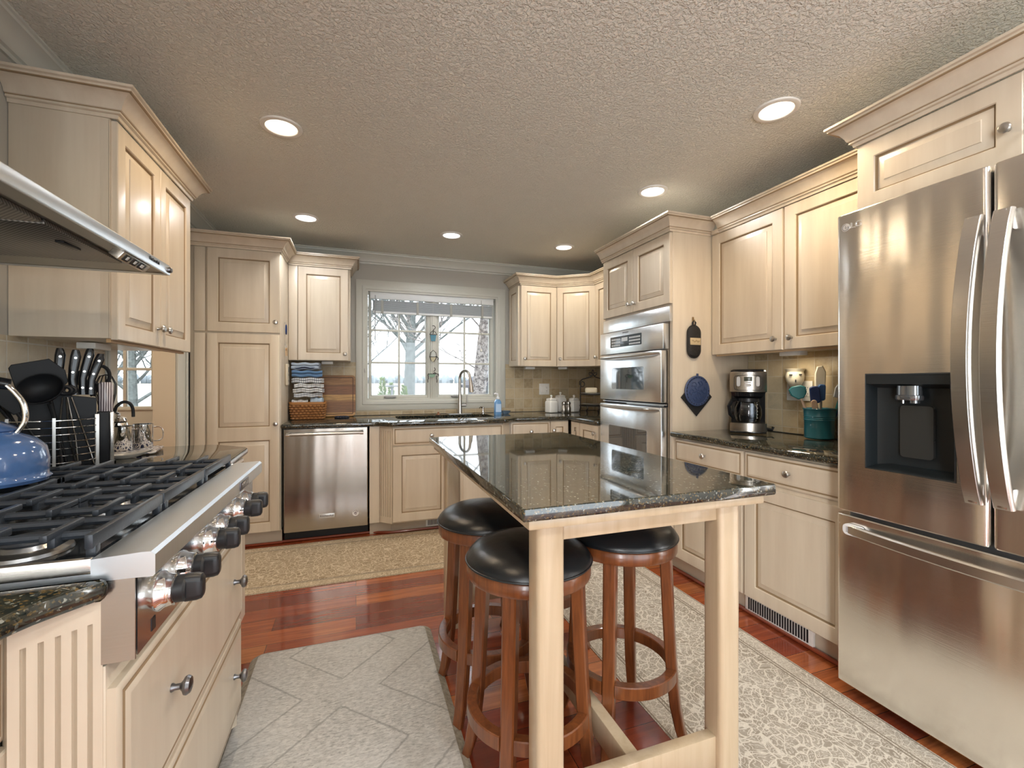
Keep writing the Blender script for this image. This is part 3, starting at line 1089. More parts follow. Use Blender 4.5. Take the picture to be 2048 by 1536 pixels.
FB = thing('base_cabinet', 'cream base cabinet hidden beyond the rangetop under the far counter end', 'cabinet', (-.515, 1.86, 0), 90, 'cream base cabinets')
carcass(FB, .56, .58, .10, .864, toe=.10)
add_drawer(FB, .01, .70, .55, .855, ((.28, .78),), kmat=PEWTER)
add_door(FB, .01, .115, .55, .69, (.06, .62), kmat=PEWTER)


def counter(name, label, poly, z=.90, th=.034, hole=None, flat_edges=None):
    """stone top with an eased bullnose edge (poly CCW)"""
    m = MB()
    b = .010
    ls = []
    for zz, i in ((z - th, b), (z - th + .003, .004), (z - th + b, 0), (z - b, 0), (z - .003, .003), (z, b)):
        ls.append([(x, y, zz) for x, y in (inset(poly, i) if i else poly)])
    if hole is None:
        m.loops(ls)
    else:
        m.loops(ls, False, False)
        bm = m.bm
        bm.verts.ensure_lookup_table()
        n = len(poly)
        top = [v for v in bm.verts][-n:]; bot = [v for v in bm.verts][:n]
        hv = {}
        for zz, ring in ((z, top), (z - th, bot)):
            hs_ = [bm.verts.new((x, y, zz)) for x, y in hole]
            hv[zz] = hs_
            es = []
            for rg in (ring, hs_):
                for i in range(len(rg)):
                    e = bm.edges.get((rg[i], rg[(i + 1) % len(rg)])) or bm.edges.new((rg[i], rg[(i + 1) % len(rg)]))
                    es.append(e)
            bmesh.ops.triangle_fill(bm, use_beauty=True, use_dissolve=False, edges=es)
        a, b_ = hv[z], hv[z - th]
        for i in range(len(a)): m.face([a[i], a[(i + 1) % len(a)], b_[(i + 1) % len(a)], b_[i]])
    cx = sum(p[0] for p in poly) / len(poly); cy = sum(p[1] for p in poly) / len(poly)
    o = m.build(name, GRANITE, loc=(cx, cy, z - th), smooth=30)
    return tag(o, label, 'countertop', 'black granite countertops')


def fillet(poly, idx, r, k=5):
    out = []
    n = len(poly)
    for i, p in enumerate(poly):
        if i not in idx:
            out.append(p); continue
        P = Vector(p); a = (Vector(poly[i - 1]) - P).normalized(); b = (Vector(poly[(i + 1) % n]) - P).normalized()
        rr = idx[i] if isinstance(idx, dict) else r
        A = P + a * rr; B = P + b * rr
        for j in range(k + 1):
            t = j / k
            q = A * (1 - t) ** 2 + P * 2 * t * (1 - t) + B * t * t
            out.append((q.x, q.y))
    return out


near = fillet([(XL + .014, .02), (-.452, .02), (-.452, .80), (-.372, .955), (-.392, .985), (-.43, .902), (XL + .014, .902)], {2: .05, 3: .012}, .03)
near = fillet([(XL + .014, .02), (-.452, .02), (-.452, .80), (-.368, .896), (XL + .014, .896)], {2: .05, 3: .02}, .03)
counter('countertop', 'black granite counter end in front of the rangetop at the lower left', near)
far = fillet([(XL + .014, 1.794), (-.47, 1.794), (-.49, 2.46), (-.67, 2.62), (XL + .014, 2.60)], {2: .03, 3: .05}, .03)
counter('countertop', 'black granite counter beyond the rangetop holding the utensil carousel', far)

# ================================================================== BACK WALL (rz=0)
PA = thing('pantry_cabinet', 'tall cream pantry cabinet left of the dishwasher', 'cabinet', (-1.098, 3.70, 0))
carcass(PA, .572, .69, .10, 2.175, toe=.11, toe_in=.05)
add_door(PA, .106, 1.573, .566, 2.168, (.540, 1.650), stile=.062)
add_door(PA, .106, .116, .566, 1.560, (.540, .905), stile=.062, split=.835)
for a, b in ((1.573, 2.168), (.116, 1.560)):
    m = MB(); m.box(.028, -.018, a, .094, 0, b, .003); m.build('filler_strip', CREAM, PA)
add_crown(PA, [(0, -.022), (.572, -.022), (.572, .285)], 2.168)

UB = thing('wall_cabinet', 'pale single-door wall cabinet between the pantry and the window', 'cabinet', (-.524, 4.09, 1.392), 0, 'cream wall cabinets')
carcass(UB, .478, .30, 0, .785)
m = MB(); m.box(.0, -.018, .002, .066, 0, .785, .002); m.build('filler_strip', CREAM, UB)
add_door(UB, .070, .002, .462, .782, (.435, .058), stile=.058)
add_crown(UB, [(0, -.022), (.478, -.022), (.478, .30)], .783)

# dishwasher
DW = thing('dishwasher', 'stainless steel dishwasher under the back counter, beside the pantry', 'dishwasher', (-.516, 3.70, 0))
m = MB(); m.box(.004, .004, .10, .606, .60, .862); part_label(m.build('tub', BLACKP, DW), 'black tub edge')
m = MB()
pts = [(.008, 0), (.011, -.018), (.016, -.022), (.598, -.022), (.603, -.018), (.606, 0)]
m.loops([[(x, y, .092) for x, y in pts], [(x, y, .858) for x, y in pts]])
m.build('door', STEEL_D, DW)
m = MB(); m.tube([(.048, -.062, .822), (.553, -.062, .822)], .0115, 14)
hd = m.build('handle', NICKEL, DW)
for x in (.044, .557):
    m = MB(); m.cyl((x - .013, -.062, .822), (x + .013, -.062, .822), .0145, n=16); m.cyl((x, -.062, .822), (x, -.020, .822), .009, .0105, n=12)
    m.build('handle_bracket', CHROME, hd)
m = MB(); m.box(.006, .055, .004, .606, .075, .092); m.box(.01, .03, .075, .60, .056, .09); m.build('toe_panel', BLACKP, DW)
m = MB(); m.box(.250, -.0252, .178, .362, -.0225, .210, .001); bd = m.build('badge', M('white_badge', (0.75, 0.74, 0.72), 0.3, .5), DW)
text('KitchenAid', .021, (.306, -.0258, .194), BLACKP, bd)
m = MB(); m.lathe([(0, .0008), (.024, .0008), (.024, 0)], n=28, mat=Matrix.Translation((.513, -.0222, .195)) @ Matrix.Rotation(R(90), 4, 'X'))
st = m.build('sticker', M('white_sticker', (0.85, 0.82, 0.80), 0.5), DW)
m = MB()
for k in range(9):
    a = R(25 + k * 16); m.box(.513 + .0185 * math.cos(a) - .0018, -.0236, .195 + .0185 * math.sin(a) - .0022, .513 + .0185 * math.cos(a) + .0018, -.0230, .195 + .0185 * math.sin(a) + .0022)
m.tube([(.513 + .009 * math.cos(R(t)), -.0234, .194 + .008 * math.sin(R(t))) for t in range(60, 330, 20)], .0018, 6)
m.tube([(.506, -.0234, .199), (.517, -.0234, .198), (.525, -.0234, .201)], .0016, 6)
m.tube([(.513, -.0234, .190), (.522, -.0234, .187)], .0016, 6)
m.build('emblem', M('sticker_ink', (0.05, 0.015, 0.02), 0.5), st)

# sink base, bumped forward between fluted pilasters
SB = thing('base_cabinet', 'cream sink base with wide false drawer between fluted pilasters', 'cabinet', (.268, 3.62, 0), 0, 'cream base cabinets')
carcass(SB, .915, .70, .10, .64, toe=.10, toe_in=.10)
m = MB(); m.box(0, 0, .64, .018, .70, .862); m.box(.897, 0, .64, .915, .70, .862); m.box(.018, 0, .64, .897, .018, .862); m.box(.018, .66, .64, .897, .70, .862); m.build('sink_frame', CREAM, SB)
add_drawer(SB, .004, .712, .911, .856, ((.305, .785),))
add_door(SB, .004, .112, .452, .700, (.415, .62), stile=.062)
add_door(SB, .463, .112, .911, .700, (.50, .62), stile=.062)
fluted(SB, (-.092, .078), (-.002, -.014), .10, .862, nfl=5)
fluted(SB, (.917, -.014), (1.00, .078), .10, .862, nfl=5)
m = MB(); m.box(-.168, .062, .10, -.094, .082, .862); m.build('filler_strip', CREAM, SB)
m = MB(); m.loops([[(-.165, .125, z), (-.0, .118, z), (-.0, .10, z), (-.06, .105, z), (-.165, .11, z)] for z in (.001, .10)]); m.build('toe_kick', TOE, SB)
m = MB(); m.box(.275, .083, .022, .56, .098, .098, .002)
vg = m.build('floor_register', WHITEP, SB)
m = MB()
for k in range(22): m.box(.292 + k * .0118, .0812, .032, .298 + k * .0118, .0835, .088)
m.build('slots', DARKGAP, vg)

BR = thing('base_cabinet', 'cream drawer cabinet right of the sink base, behind the island', 'cabinet', (1.272, 3.70, 0), 0, 'cream base cabinets')
carcass(BR, .565, .66, .10, .862, toe=.10)
add_drawer(BR, .006, .69, .375, .856, ((.19, .772),))
add_door(BR, .006, .112, .375, .68, (.34, .62))
add_door(BR, .385, .112, .560, .856, (.410, .775), stile=.045)
CR = thing('base_cabinet', 'narrow cream base cabinet in the corner beside the double oven', 'cabinet', (1.868, 3.675, 0), -90, 'cream base cabinets')
carcass(CR, .505, .64, .10, .862, toe=.10)
add_door(CR, .015, .112, .165, .856, None, stile=.045)
add_door(CR, .175, .112, .492, .856, (.455, .79), stile=.05)

sink_hole = rrect(.33, 3.83, 1.19, 4.20, .07, 5)
back = fillet([(-.522, 3.655), (.16, 3.655), (.25, 3.565), (1.205, 3.565), (1.295, 3.655), (1.820, 3.655), (1.820, 3.168), (XR - .014, 3.168), (XR - .014, YB - .014), (-.522, YB - .014)], {1: .03, 2: .03, 3: .03, 4: .03, 6: .04}, .03)
counter('countertop', 'long black granite counter under the window with the sink cut-out', back, hole=sink_hole)

# corner wall cabinets: straight, diagonal, short return
CU = thing('corner_cabinet', 'cream corner wall cabinet right of the window with a diagonal door', 'cabinet', (1.512, 4.09, 1.365), 0, 'cream wall cabinets')
DA, DB = Vector((.388, 0)), Vector((.700, -.245))
m = MB()
m.prism([(0, 0), (DA.x, DA.y), (DB.x, DB.y), (DB.x, -.922), (XR - 1.512 - .014, -.922), (XR - 1.512 - .014, .295), (0, .295)], 0, .800)
m.build('carcass', CREAM, CU)
add_door(CU, .006, .0, .383, .792, (.040, .075), stile=.055)
dg = DB - DA
wd = dg.length
md = door_mesh(.012, 0, wd - .004, .792, .055)
Md = Matrix.Translation((DA.x, DA.y, 0)) @ Matrix.Rotation(math.atan2(dg.y, dg.x), 4, 'Z')
md.xf(Md)
o = md.build('door', [CREAM, GLAZE], CU)
k = knob_mesh(.050, .075); k.xf(Md); k.build('knob', NICKEL, o)
Mr = Matrix.Translation((DB.x, DB.y, 0)) @ Matrix.Rotation(R(-90), 4, 'Z')
md = door_mesh(.012, 0, .33, .792, .055); md.xf(Mr); o = md.build('door', [CREAM, GLAZE], CU)
k = knob_mesh(.05, .085); k.xf(Mr); k.build('knob', NICKEL, o)
Ml = Matrix.Translation((0, .285, 0)) @ Matrix.Rotation(R(-90), 4, 'Z')
md = door_mesh(.01, .004, .28, .788, .05); md.xf(Ml); md.build('end_panel', [CREAM, GLAZE], CU)
add_crown(CU, [(-.002, .295), (-.002, -.022), (DA.x - .008, -.022), (DB.x - .022, DB.y - .010), (DB.x - .022, -.922)], .793)

# ================================================================== RIGHT WALL (rz=-90, local x -> -Y)
OT = thing('oven_cabinet', 'tall cream oven tower cabinet with two small doors above the double oven', 'cabinet', (1.90, 3.160, 0), -90)
m = MB()
W = .820
m.box(0, 0, .10, .018, .62, 2.176); m.box(W - .018, 0, .10, W, .62, 2.176, .002)
m.box(.018, .0, 1.700, W - .018, .60, 2.176); m.box(.018, 0, .10, W - .018, .58, .40); m.box(.018, .60, .40, W - .018, .62, 1.70)
m.box(.018, 0, .40, .032, .02, 1.70); m.box(W - .028, 0, .40, W - .018, .02, 1.70)
m.build('carcass', CREAM, OT)
m = MB(); m.box(.001, .06, .001, W - .001, .08, .10); m.build('toe_kick', TOE, OT)
add_door(OT, .006, 1.715, .408, 2.166, (.378, 1.775), stile=.058)
add_door(OT, .412, 1.715, W - .006, 2.166, (.444, 1.775), stile=.058)
add_drawer(OT, .006, .115, W - .006, .385, ((.25, .25), (.58, .25)))
add_crown(OT, [(0, -.022), (W, -.022), (W, .30)], 2.168)

DO = thing('double_oven', 'built-in stainless double wall oven with control panel', 'oven', (1.90, 3.160, .41), -90)
zz = lambda z: z - .41
m = MB(); m.box(.036, -.001, zz(.42), .778, .56, zz(1.695)); part_label(m.build('housing', M('oven_side', (0.45, 0.36, 0.27), 0.4, .3), DO), 'tan side of the housing')
m = MB(); m.box(.010, -.0215, zz(1.600), .816, -.002, zz(1.697), .002); m.build('upper_trim', STEEL_O, DO)
m = MB(); m.box(.012, -.050, zz(1.425), .788, -.002, zz(1.590), .004); cp = m.build('control_panel', STEEL_O, DO)
m = MB(); m.box(.165, -.0520, zz(1.472), .560, -.0500, zz(1.552), .001); part_label(m.build('display', M('oven_display', (0.06, 0.075, 0.085), 0.12), cp), 'dark display with keypad')
m = MB()
rnd = random.Random(4)
for r_ in range(3):
    for k in range(7): m.box(.185 + k * .017, -.0526, zz(1.480 + r_ * .022), .197 + k * .017, -.0519, zz(1.492 + r_ * .022))
    for k in range(8): m.box(.415 + k * .017, -.0526, zz(1.480 + r_ * .022), .427 + k * .017, -.0519, zz(1.492 + r_ * .022))
m.box(.32, -.0526, zz(1.510), .395, -.0519, zz(1.538))
m.build('keypad', M('keypad_print', (0.6, 0.65, 0.68), 0.4), cp)
text('KitchenAid', .017, (.365, -.0504, zz(1.575)), M('etched_grey', (0.2, 0.2, 0.21), 0.4), cp)
for za, zb, ga, gb, gx0, gx1, hz in ((1.078, 1.418, 1.160, 1.318, .195, .595, 1.398), (.44, 1.048, .60, .885, .155, .628, 1.030)):
    m = MB(); m.box(.022, -.058, zz(za), .778, -.004, zz(zb), .006); dr = m.build('door', STEEL_O, DO)
    m = MB(); m.loops([[(x, -.0590, zz(z)) for x, z in rrect(gx0, ga, gx1, gb, .012, 4)], [(x, -.0575, zz(z)) for x, z in rrect(gx0, ga, gx1, gb, .012, 4)]]); part_label(m.build('door_window', SMOKE, dr), 'dark glass window')
    m = MB()
    for rr_ in (0,):
        N = 24
        pts = [(.030 + .735 * t / N, -.060 - .042 * (1 - abs(2 * t / N - 1) ** 6), zz(hz) + .0) for t in range(N + 1)]
        m.tube(pts, [.0045 + .0095 * (1 - abs(2 * t / N - 1) ** 3) for t in range(N + 1)], 10)
    m.build('handle', NICKEL, dr)
m = MB(); m.box(.022, -.012, zz(1.050), .778, -.003, zz(1.076))
vt = m.build('vent', DARKGAP, DO)
m = MB()
for k in range(34): m.box(.33 + k * .0125, -.016, zz(1.053), .338 + k * .0125, -.012, zz(1.060))
m.box(.022, -.03, zz(1.062), .778, -.012, zz(1.067)); m.build('louvre', STEEL_O, vt)

UR = thing('wall_cabinet', 'cream two-door wall cabinet above the coffee maker, left of the refrigerator', 'cabinet', (2.222, 2.338, 1.392), -90, 'cream wall cabinets')
carcass(UR, 1.082, .305, 0, .80)
add_door(UR, .006, -.002, .519, .776, (.478, .060), stile=.060)
add_door(UR, .531, -.002, 1.076, .776, (.575, .060), stile=.060)
m = MB(); m.box(.02, .004, -.012, 1.05, .018, 0.0); m.build('light_rail', CABIN, UR)
m = MB(); m.box(.019, -.038, .777, .0765, 0, .803, .003); m.build('crown_return', CREAM, UR)
add_crown(UR, [(0.077, -.022), (1.082, -.022)], .776)

RBC = thing('base_cabinet', 'cream base cabinet with two drawers between the oven tower and the refrigerator', 'cabinet', (1.925, 2.338, 0), -90, 'cream base cabinets')
carcass(RBC, 1.082, .595, .10, .862, toe=.10, toe_in=.03)
add_drawer(RBC, .004, .712, .530, .852, ((.267, .784),))
add_drawer(RBC, .544, .712, 1.076, .852, ((.80, .784),))
add_door(RBC, .004, .108, .530, .690, None, stile=.062)
add_door(RBC, .544, .108, 1.076, .690, None, stile=.062)
m = MB(); m.box(.520, .014, .016, .890, .029, .098, .002)
vg = m.build('floor_register', WHITEP, RBC)
m = MB()
for k in range(24): m.box(.540 + k * .0139, .0122, .028, .548 + k * .0139, .0145, .088)
m.build('slots', DARKGAP, vg)
m = MB()
for k in range(1): m.tube([(-.80, .018, .007), (1.07, .018, .007)], .011, 10)
struct(m.build('trim_3', CHERRY, loc=(0, 0, 0)))
bpy.data.objects['trim_3'].location = (1.925, 2.338, 0.004); bpy.data.objects['trim_3'].rotation_euler = (0, 0, R(-90))
m = MB(); m.tube([(-1.09, 3.735, .010), (-.52, 3.735, .010), (-.52, 3.748, .010), (.10, 3.748, .010), (.20, 3.715, .010), (.27, 3.690, .010), (1.18, 3.690, .010), (1.27, 3.745, .010), (1.85, 3.745, .010)], .010, 8)
struct(m.build('trim_4', CHERRY))
rc = [(1.876, 1.262), (1.876, 2.336), (XR - .014, 2.336), (XR - .014, 1.262)][::-1]
counter('countertop', 'black granite counter under the coffee maker beside the refrigerator', rc)

OF = thing('wall_cabinet', 'cream cabinet with crown directly above the refrigerator', 'cabinet', (1.930, 1.247, 1.893), -90, 'cream wall cabinets')
carcass(OF, .94, .60, 0, .278)
m = MB(); m.box(0, -.0005, -.03, .018, .60, 0); m.build('end_panel', CREAM, OF)
add_door(OF, .004, .002, .480, .268, (.448, .105), stile=.058)
add_door(OF, .486, .002, .936, .268, (.52, .105), stile=.058)
add_crown(OF, [(0, .60), (0, -.022), (.94, -.022)], .270)
# ------------------------------------------------------------------ refrigerator (local front -y, loc at far front corner)
FR = thing('refrigerator', 'stainless steel french-door refrigerator with water dispenser', 'refrigerator', (1.790, 1.247, 0), -90)
m = MB(); m.box(.006, .075, .02, .906, .74, 1.845, .004); m.build('case', M('fridge_side_grey', (0.16, 0.16, 0.165), 0.45), FR)
m = MB(); m.box(.02, .09, .001, .892, .70, .02); m.build('foot_rail', BLACKP, FR)


def yf(x, x0, x1):
    t = (2 * (x - x0) / (x1 - x0) - 1)
    e = min(x - x0, x1 - x)
    r = .014
    y = .004 * t * t
    if e < r: y += r - math.sqrt(max(0, r * r - (r - e) ** 2))
    return y


def fdoor(name, x0, x1, z0, z1, hole=None):
    xs = sorted(set([x0, x0 + .0012, x0 + .004, x0 + .008, x0 + .014] + [x0 + .014 + (x1 - x0 - .028) * k / 10 for k in range(11)] + [x1 - .014, x1 - .008, x1 - .004, x1 - .0012, x1] + ([hole[0], hole[1]] if hole else [])))
    zs = [z0, z0 + .004] + ([hole[2], hole[3]] if hole else []) + [z1 - .004, z1]
    m = MB()
    V = {}
    for i, x in enumerate(xs):
        for k, z in enumerate(zs):
            V[i, k] = m.bm.verts.new((x, yf(x, x0, x1) + (.003 if k in (0, len(zs) - 1) else 0), z))
    for i in range(len(xs) - 1):
        for k in range(len(zs) - 1):
            if hole and hole[0] <= xs[i] < hole[1] - 1e-6 and hole[2] <= zs[k] < hole[3] - 1e-6: continue
            m.face([V[i, k], V[i + 1, k], V[i + 1, k + 1], V[i, k + 1]])
    # returns
    bd = [e for e in m.bm.edges if len(e.link_faces) == 1]
    if hole:
        outer = [e for e in bd if not all(hole[0] - 1e-4 <= v.co.x <= hole[1] + 1e-4 and hole[2] - 1e-4 <= v.co.z <= hole[3] + 1e-4 for v in e.verts)]
    else: outer = bd
    r_ = bmesh.ops.extrude_edge_only(m.bm, edges=outer)
    nv = [g for g in r_['geom'] if isinstance(g, bmesh.types.BMVert)]
    for v in nv: v.co.y = .068
    return m.build(name, STEEL_F, FR, smooth=30)


HO = (.112, .376, .896, 1.243)
FD = fdoor('door', .002, .4545, .716, 1.866, HO)
FD2 = fdoor('door', .4605, .910, .716, 1.866)
FZ = fdoor('freezer_drawer', .002, .910, .045, .700)
# water dispenser niche
m = MB()
x0, x1, z0, z1 = HO
d = .110
m.loops([[(x0 - .002, .0005, z0 - .002), (x1 + .002, .0005, z0 - .002), (x1 + .002, .0005, z1 + .002), (x0 - .002, .0005, z1 + .002)],
         [(x0 + .002, -.0015, z0 + .002), (x1 - .002, -.0015, z0 + .002), (x1 - .002, -.0015, z1 - .002), (x0 + .002, -.0015, z1 - .002)],
         [(x0 + .004, .004, z0 + .004), (x1 - .004, .004, z0 + .004), (x1 - .004, .004, z1 - .036), (x0 + .004, .004, z1 - .036)],
         [(x0 + .010, .050, z0 + .012), (x1 - .010, .050, z0 + .012), (x1 - .010, .050, z1 - .05), (x0 + .010, .050, z1 - .05)],
         [(x0 + .05, .066, z0 + .020), (x1 - .03, .066, z0 + .020), (x1 - .03, .066, z1 - .05), (x0 + .05, .066, z1 - .05)]], False, True)
m.box(x0 + .003, -.001, z1 - .036, x1 - .003, .006, z1 - .004)
DSP = m.build('water_dispenser', M('charcoal_plastic', (0.013, 0.017, 0.019), 0.36), FD)
part_label(DSP, 'dark grey dispenser niche')
m = MB()
cx = (x0 + x1) / 2 + .0
m.lathe([(0, 0), (.034, 0), (.036, .004), (.036, .016), (.032, .018), (.032, .05), (0, .05)], (cx - .012, .034, z1 - .092), 24, sx=1.15, sy=.75)
m.lathe([(0, 0), (.005, 0), (.005, .012), (0, .012)], (cx - .03, .034, z1 - .104), 10)
m.lathe([(0, 0), (.014, 0), (.014, .010), (0, .010)], (cx + .005, .034, z1 - .102), 16)
part_label(m.build('nozzle', M('shiny_nozzle', (0.25, 0.27, 0.29), 0.12, .8), FD), 'chrome nozzle ring')
m = MB()
m.loops([[(x, y, z) for x, z in rrect(cx - .048, z0 + .052, cx + .050, z1 - .112, .012, 4)] for y in (.062, .049)])
part_label(m.build('paddle', M('smoky_paddle', (0.035, 0.037, 0.035), 0.22), FD), 'smoky dispenser paddle')
# handles: bowed flat straps
for xh, dr in ((.430, FD), (.496, FD2)):
    m = MB()
    N = 22
    ls = []
    for k in range(N + 1):
        t = k / N
        z = .845 + (1.716 - .845) * t
        bow = .072 * math.sin(PI * t) ** .8
        y = -.022 - bow
        wv_ = .021
        off = 0.0
        th = .016
        ls.append([(xh + off - wv_, y, z), (xh + off - wv_ + .003, y - .004, z), (xh + off + wv_ - .003, y - .004, z), (xh + off + wv_, y, z), (xh + off + wv_, y + th, z), (xh + off - wv_, y + th, z)])
    m.loops(ls)
    # inner spine back to the door
    sx = 1 if xh < .45 else -1
    for t0 in (0.0, 1.0):
        z = .845 + (1.716 - .845) * t0
        zz_ = z + (.03 if t0 == 0 else -.03)
        xo = xh
        m.box(xo - .012, -.03, zz_ - .028, xo + .012, -.0005 + .004, zz_ + .028, .004)
    m.build('handle', STEEL, dr, smooth=40)
m = MB()
N = 24
ls = []
for k in range(N + 1):
    t = k / N
    x = .045 + .82 * t
    bow = .046 * math.sin(PI * t) ** .7
    y = -.006 - bow
    ls.append([(x, y, .632), (x, y - .005, .637), (x, y - .005, .664), (x, y, .669), (x, y + .010, .669), (x, y + .012, .632)])
m.loops(ls)
for xx in (.06, .85): m.box(xx - .02, -.012, .634, xx + .02, .004, .667, .003)
FH = m.build('handle', STEEL, FZ, smooth=40)
m = MB(); m.loops([[(x, y, z) for x, z in rrect(.040, .630, .112, .671, .016, 5)] for y in (-.0155, -.0005)])
fs = m.build('sticker', M('label_white', (0.72, 0.72, 0.72), 0.4), FZ)
m = MB()
for k in range(4): m.box(.052, -.0162, .641 + k * .0055, .069, -.0154, .6435 + k * .0055)
for k in range(5): m.box(.076, -.0162, .638 + k * .0055, .106, -.0154, .640 + k * .0055)
m.build('print', M('label_ink', (0.18, 0.18, 0.19), 0.6), fs)
text('LG', .030, (.078, .0008, 1.812), M('logo_silver', (0.80, 0.80, 0.79), 0.3, .6), FD, 'lettering', sx=1.15, ext=.001)
m = MB(); m.lathe([(0, .0015), (.015, .0015), (.015, 0)], n=28, mat=Matrix.Translation((.040, .0022, 1.812)) @ Matrix.Rotation(R(90), 4, 'X'))
lg = m.build('emblem', bpy.data.materials['logo_silver'], FD)
m = MB()
m.tube([(.040 + .0115 * math.cos(R(t)), .0004, 1.812 + .0115 * math.sin(R(t))) for t in range(80, 361, 20)], .0011, 6)
m.tube([(.040, .0004, 1.818), (.040, .0004, 1.808), (.044, .0004, 1.808)], .0011, 6)
m.tube([(.040 + .0115, .0004, 1.812), (.044, .0004, 1.812)], .001, 6)
m.build('face_mark', M('mark_grey', (0.25, 0.25, 0.25), 0.4), lg)

# ------------------------------------------------------------------ range hood
HD = thing('range_hood', 'slim stainless canopy range hood high on the left wall', 'range hood', (XL + .002, 1.36, 1.575))
m = MB()
yA, yB, xF = .905, 1.826, -.600
z0, z1 = 1.577, 1.612
# canopy shell: low front band, top rising to the chimney
def ring(x0, x1, ya, yb, z): return [(x0, ya, z), (x1, ya, z), (x1, yb, z), (x0, yb, z)]
xw = XL + .003
m.loops([ring(xw, xF - .012, yA + .012, yB - .012, z0 + .004), ring(xw, xF - .002, yA + .002, yB - .002, z0), ring(xw, xF, yA, yB, z0 + .003), ring(xw, xF, yA, yB, z1 - .003), ring(xw, xF - .003, yA + .003, yB - .003, z1), ring(xw, -.90, 1.20, 1.50, z1 + .012)], False, True)
m.build('canopy', m_steel('hood_stainless', (0.78, 0.80, 0.82), 0.28, (6, 6, 6), None, 0.0), HD, world=True)
m = MB(); m.box(xw, 1.215, z1 + .012, -.905, 1.485, ZC - .104); m.build('chimney', STEEL, HD, world=True)
m = MB()
# underside: inner sloping lip and recess pan
m.loops([ring(xw + .004, xF - .010, yA + .012, yB - .012, z0 + .0045), ring(xw + .03, xF - .075, yA + .06, yB - .06, z0 + .018), ring(xw + .034, xF - .08, yA + .064, yB - .064, z0 + .026)], False, True)
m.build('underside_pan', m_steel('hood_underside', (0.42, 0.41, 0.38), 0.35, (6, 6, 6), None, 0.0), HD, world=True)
mesh_m, n_, p_, o_ = nt('filter_mesh')
f_ = nd(n_, 'ShaderNodeTexWave', bands_direction='DIAGONAL'); f_.inputs['Scale'].default_value = 60
L(n_, coords(n_), f_.inputs['Vector'])
L(n_, mixc(n_, f_.outputs['Fac'], (0.12, 0.12, 0.115), (0.36, 0.35, 0.33)), p_.inputs['Base Color'])
p_.inputs['Metallic'].default_value = .8; p_.inputs['Roughness'].default_value = .4
for ya, yb in ((.985, 1.36), (1.37, 1.745)):
    m = MB(); m.box(xw + .06, ya, z0 + .014, xF - .10, yb, z0 + .0255, .002); ft = m.build('filter', mesh_m, HD, world=True)
    m = MB(); m.box(xF - .155, (ya + yb) / 2 - .04, z0 + .009, xF - .135, (ya + yb) / 2 + .04, z0 + .0145, .002); m.build('latch', BLACKP, ft, world=True)
m = MB()
ca, sa = math.cos(R(-35)), math.sin(R(-35))
Mc = Matrix.Translation((xF - .022, 1.62, z0 - .004)) @ Matrix.Rotation(R(38), 4, 'Y')
m.box(-.022, -.085, -.016, .006, .085, .012, .003, mat=Mc)
cb = m.build('control_panel', STEEL, HD, world=True)
m = MB()
for k in range(3): m.box(.0055, -.070 + k * .047, -.012, .0075, -.030 + k * .047, .008, .001, mat=Mc)
m.build('switch_bank', BLACKG, cb, world=True)
m = MB()
for k in range(3): m.box(.007, -.058 + k * .047, -.007, .0092, -.047 + k * .047, .004, .001, mat=Mc)
m.box(.007, .030, -.006, .0095, .037, .004, mat=Mc)
m.build('switch', WHITEP, cb, world=True)
m = MB(); m.lathe([(0, .0), (.010, 0), (.010, .006), (.007, .009), (0, .009)], n=18, mat=Matrix.Translation((xF + .0005, 1.815, z0 + .017)) @ Matrix.Rotation(R(90), 4, 'Y')); m.build('end_button', PEWTER, HD, world=True)
o = text('KitchenAid', .016, (xF + .001, 1.70, z0 + .020), BLACKP, None, rot=(90, 0, 90))
o.parent = HD; o.location = -ORI[HD]

# ------------------------------------------------------------------ rangetop
RT = thing('rangetop', 'six-burner stainless gas rangetop with black knobs on the left', 'rangetop', (-.70, 1.345, .755))
yA, yB = .905, 1.785
m = MB()
m.prism([(-1.10, yA), (-.352, yA), (-.352, yB), (-1.10, yB)], .758, .905)
part_label(m.build('burner_box', STEEL_T, RT, world=True), 'stainless burner box')
m = MB()
# bullnose ledge (profile in x,z swept along y)
pf = [(-.352, .893), (-.402, .893), (-.402, .930), (-.334, .934), (-.322, .9335), (-.316, .928), (-.316, .896), (-.319, .892)]
m.loops([[(x, y, z) for x, z in pf] for y in (yA - .006, yB + .006)])
BN = m.build('front_ledge', STEEL_T, RT, world=True)
m = MB(); m.box(-.3165, 1.475, .899, -.3135, 1.575, .923, .001); bd = m.build('badge', M('badge_dark', (0.10, 0.09, 0.10), 0.3, .6), BN, world=True)
t_ = text('VIKING', .021, (-.3132, 1.525, .911), M('badge_silver', (0.7, 0.7, 0.7), 0.25, 1), None, rot=(90, 0, 90)); t_.parent = bd; t_.location = -ORI[RT]
m = MB()
pf = [(-.3515, .766), (-.344, .760), (-.344, .892), (-.3515, .892)]
m.loops([[(x, y, z) for x, z in pf] for y in (yA + .004, yB - .004)])
CP = m.build('control_panel', m_steel('knob_panel_stainless', (0.62, 0.64, 0.66), 0.16, (6, 300, 6), None, 0.03), RT, world=True)
m = MB()
for ys in (yA - .0035, yB + .0005):
    m = MB(); m.prism([(-.39, ys), (-.3445, ys), (-.3445, ys + .003), (-.39, ys + .003)], .757, .905)
    m.build('side_plate', STEEL, RT, world=True)
m = MB(); m.box(-.3442, .962, .771, -.3430, .978, .793); m.build('panel_mark', BLACKP, CP, world=True)
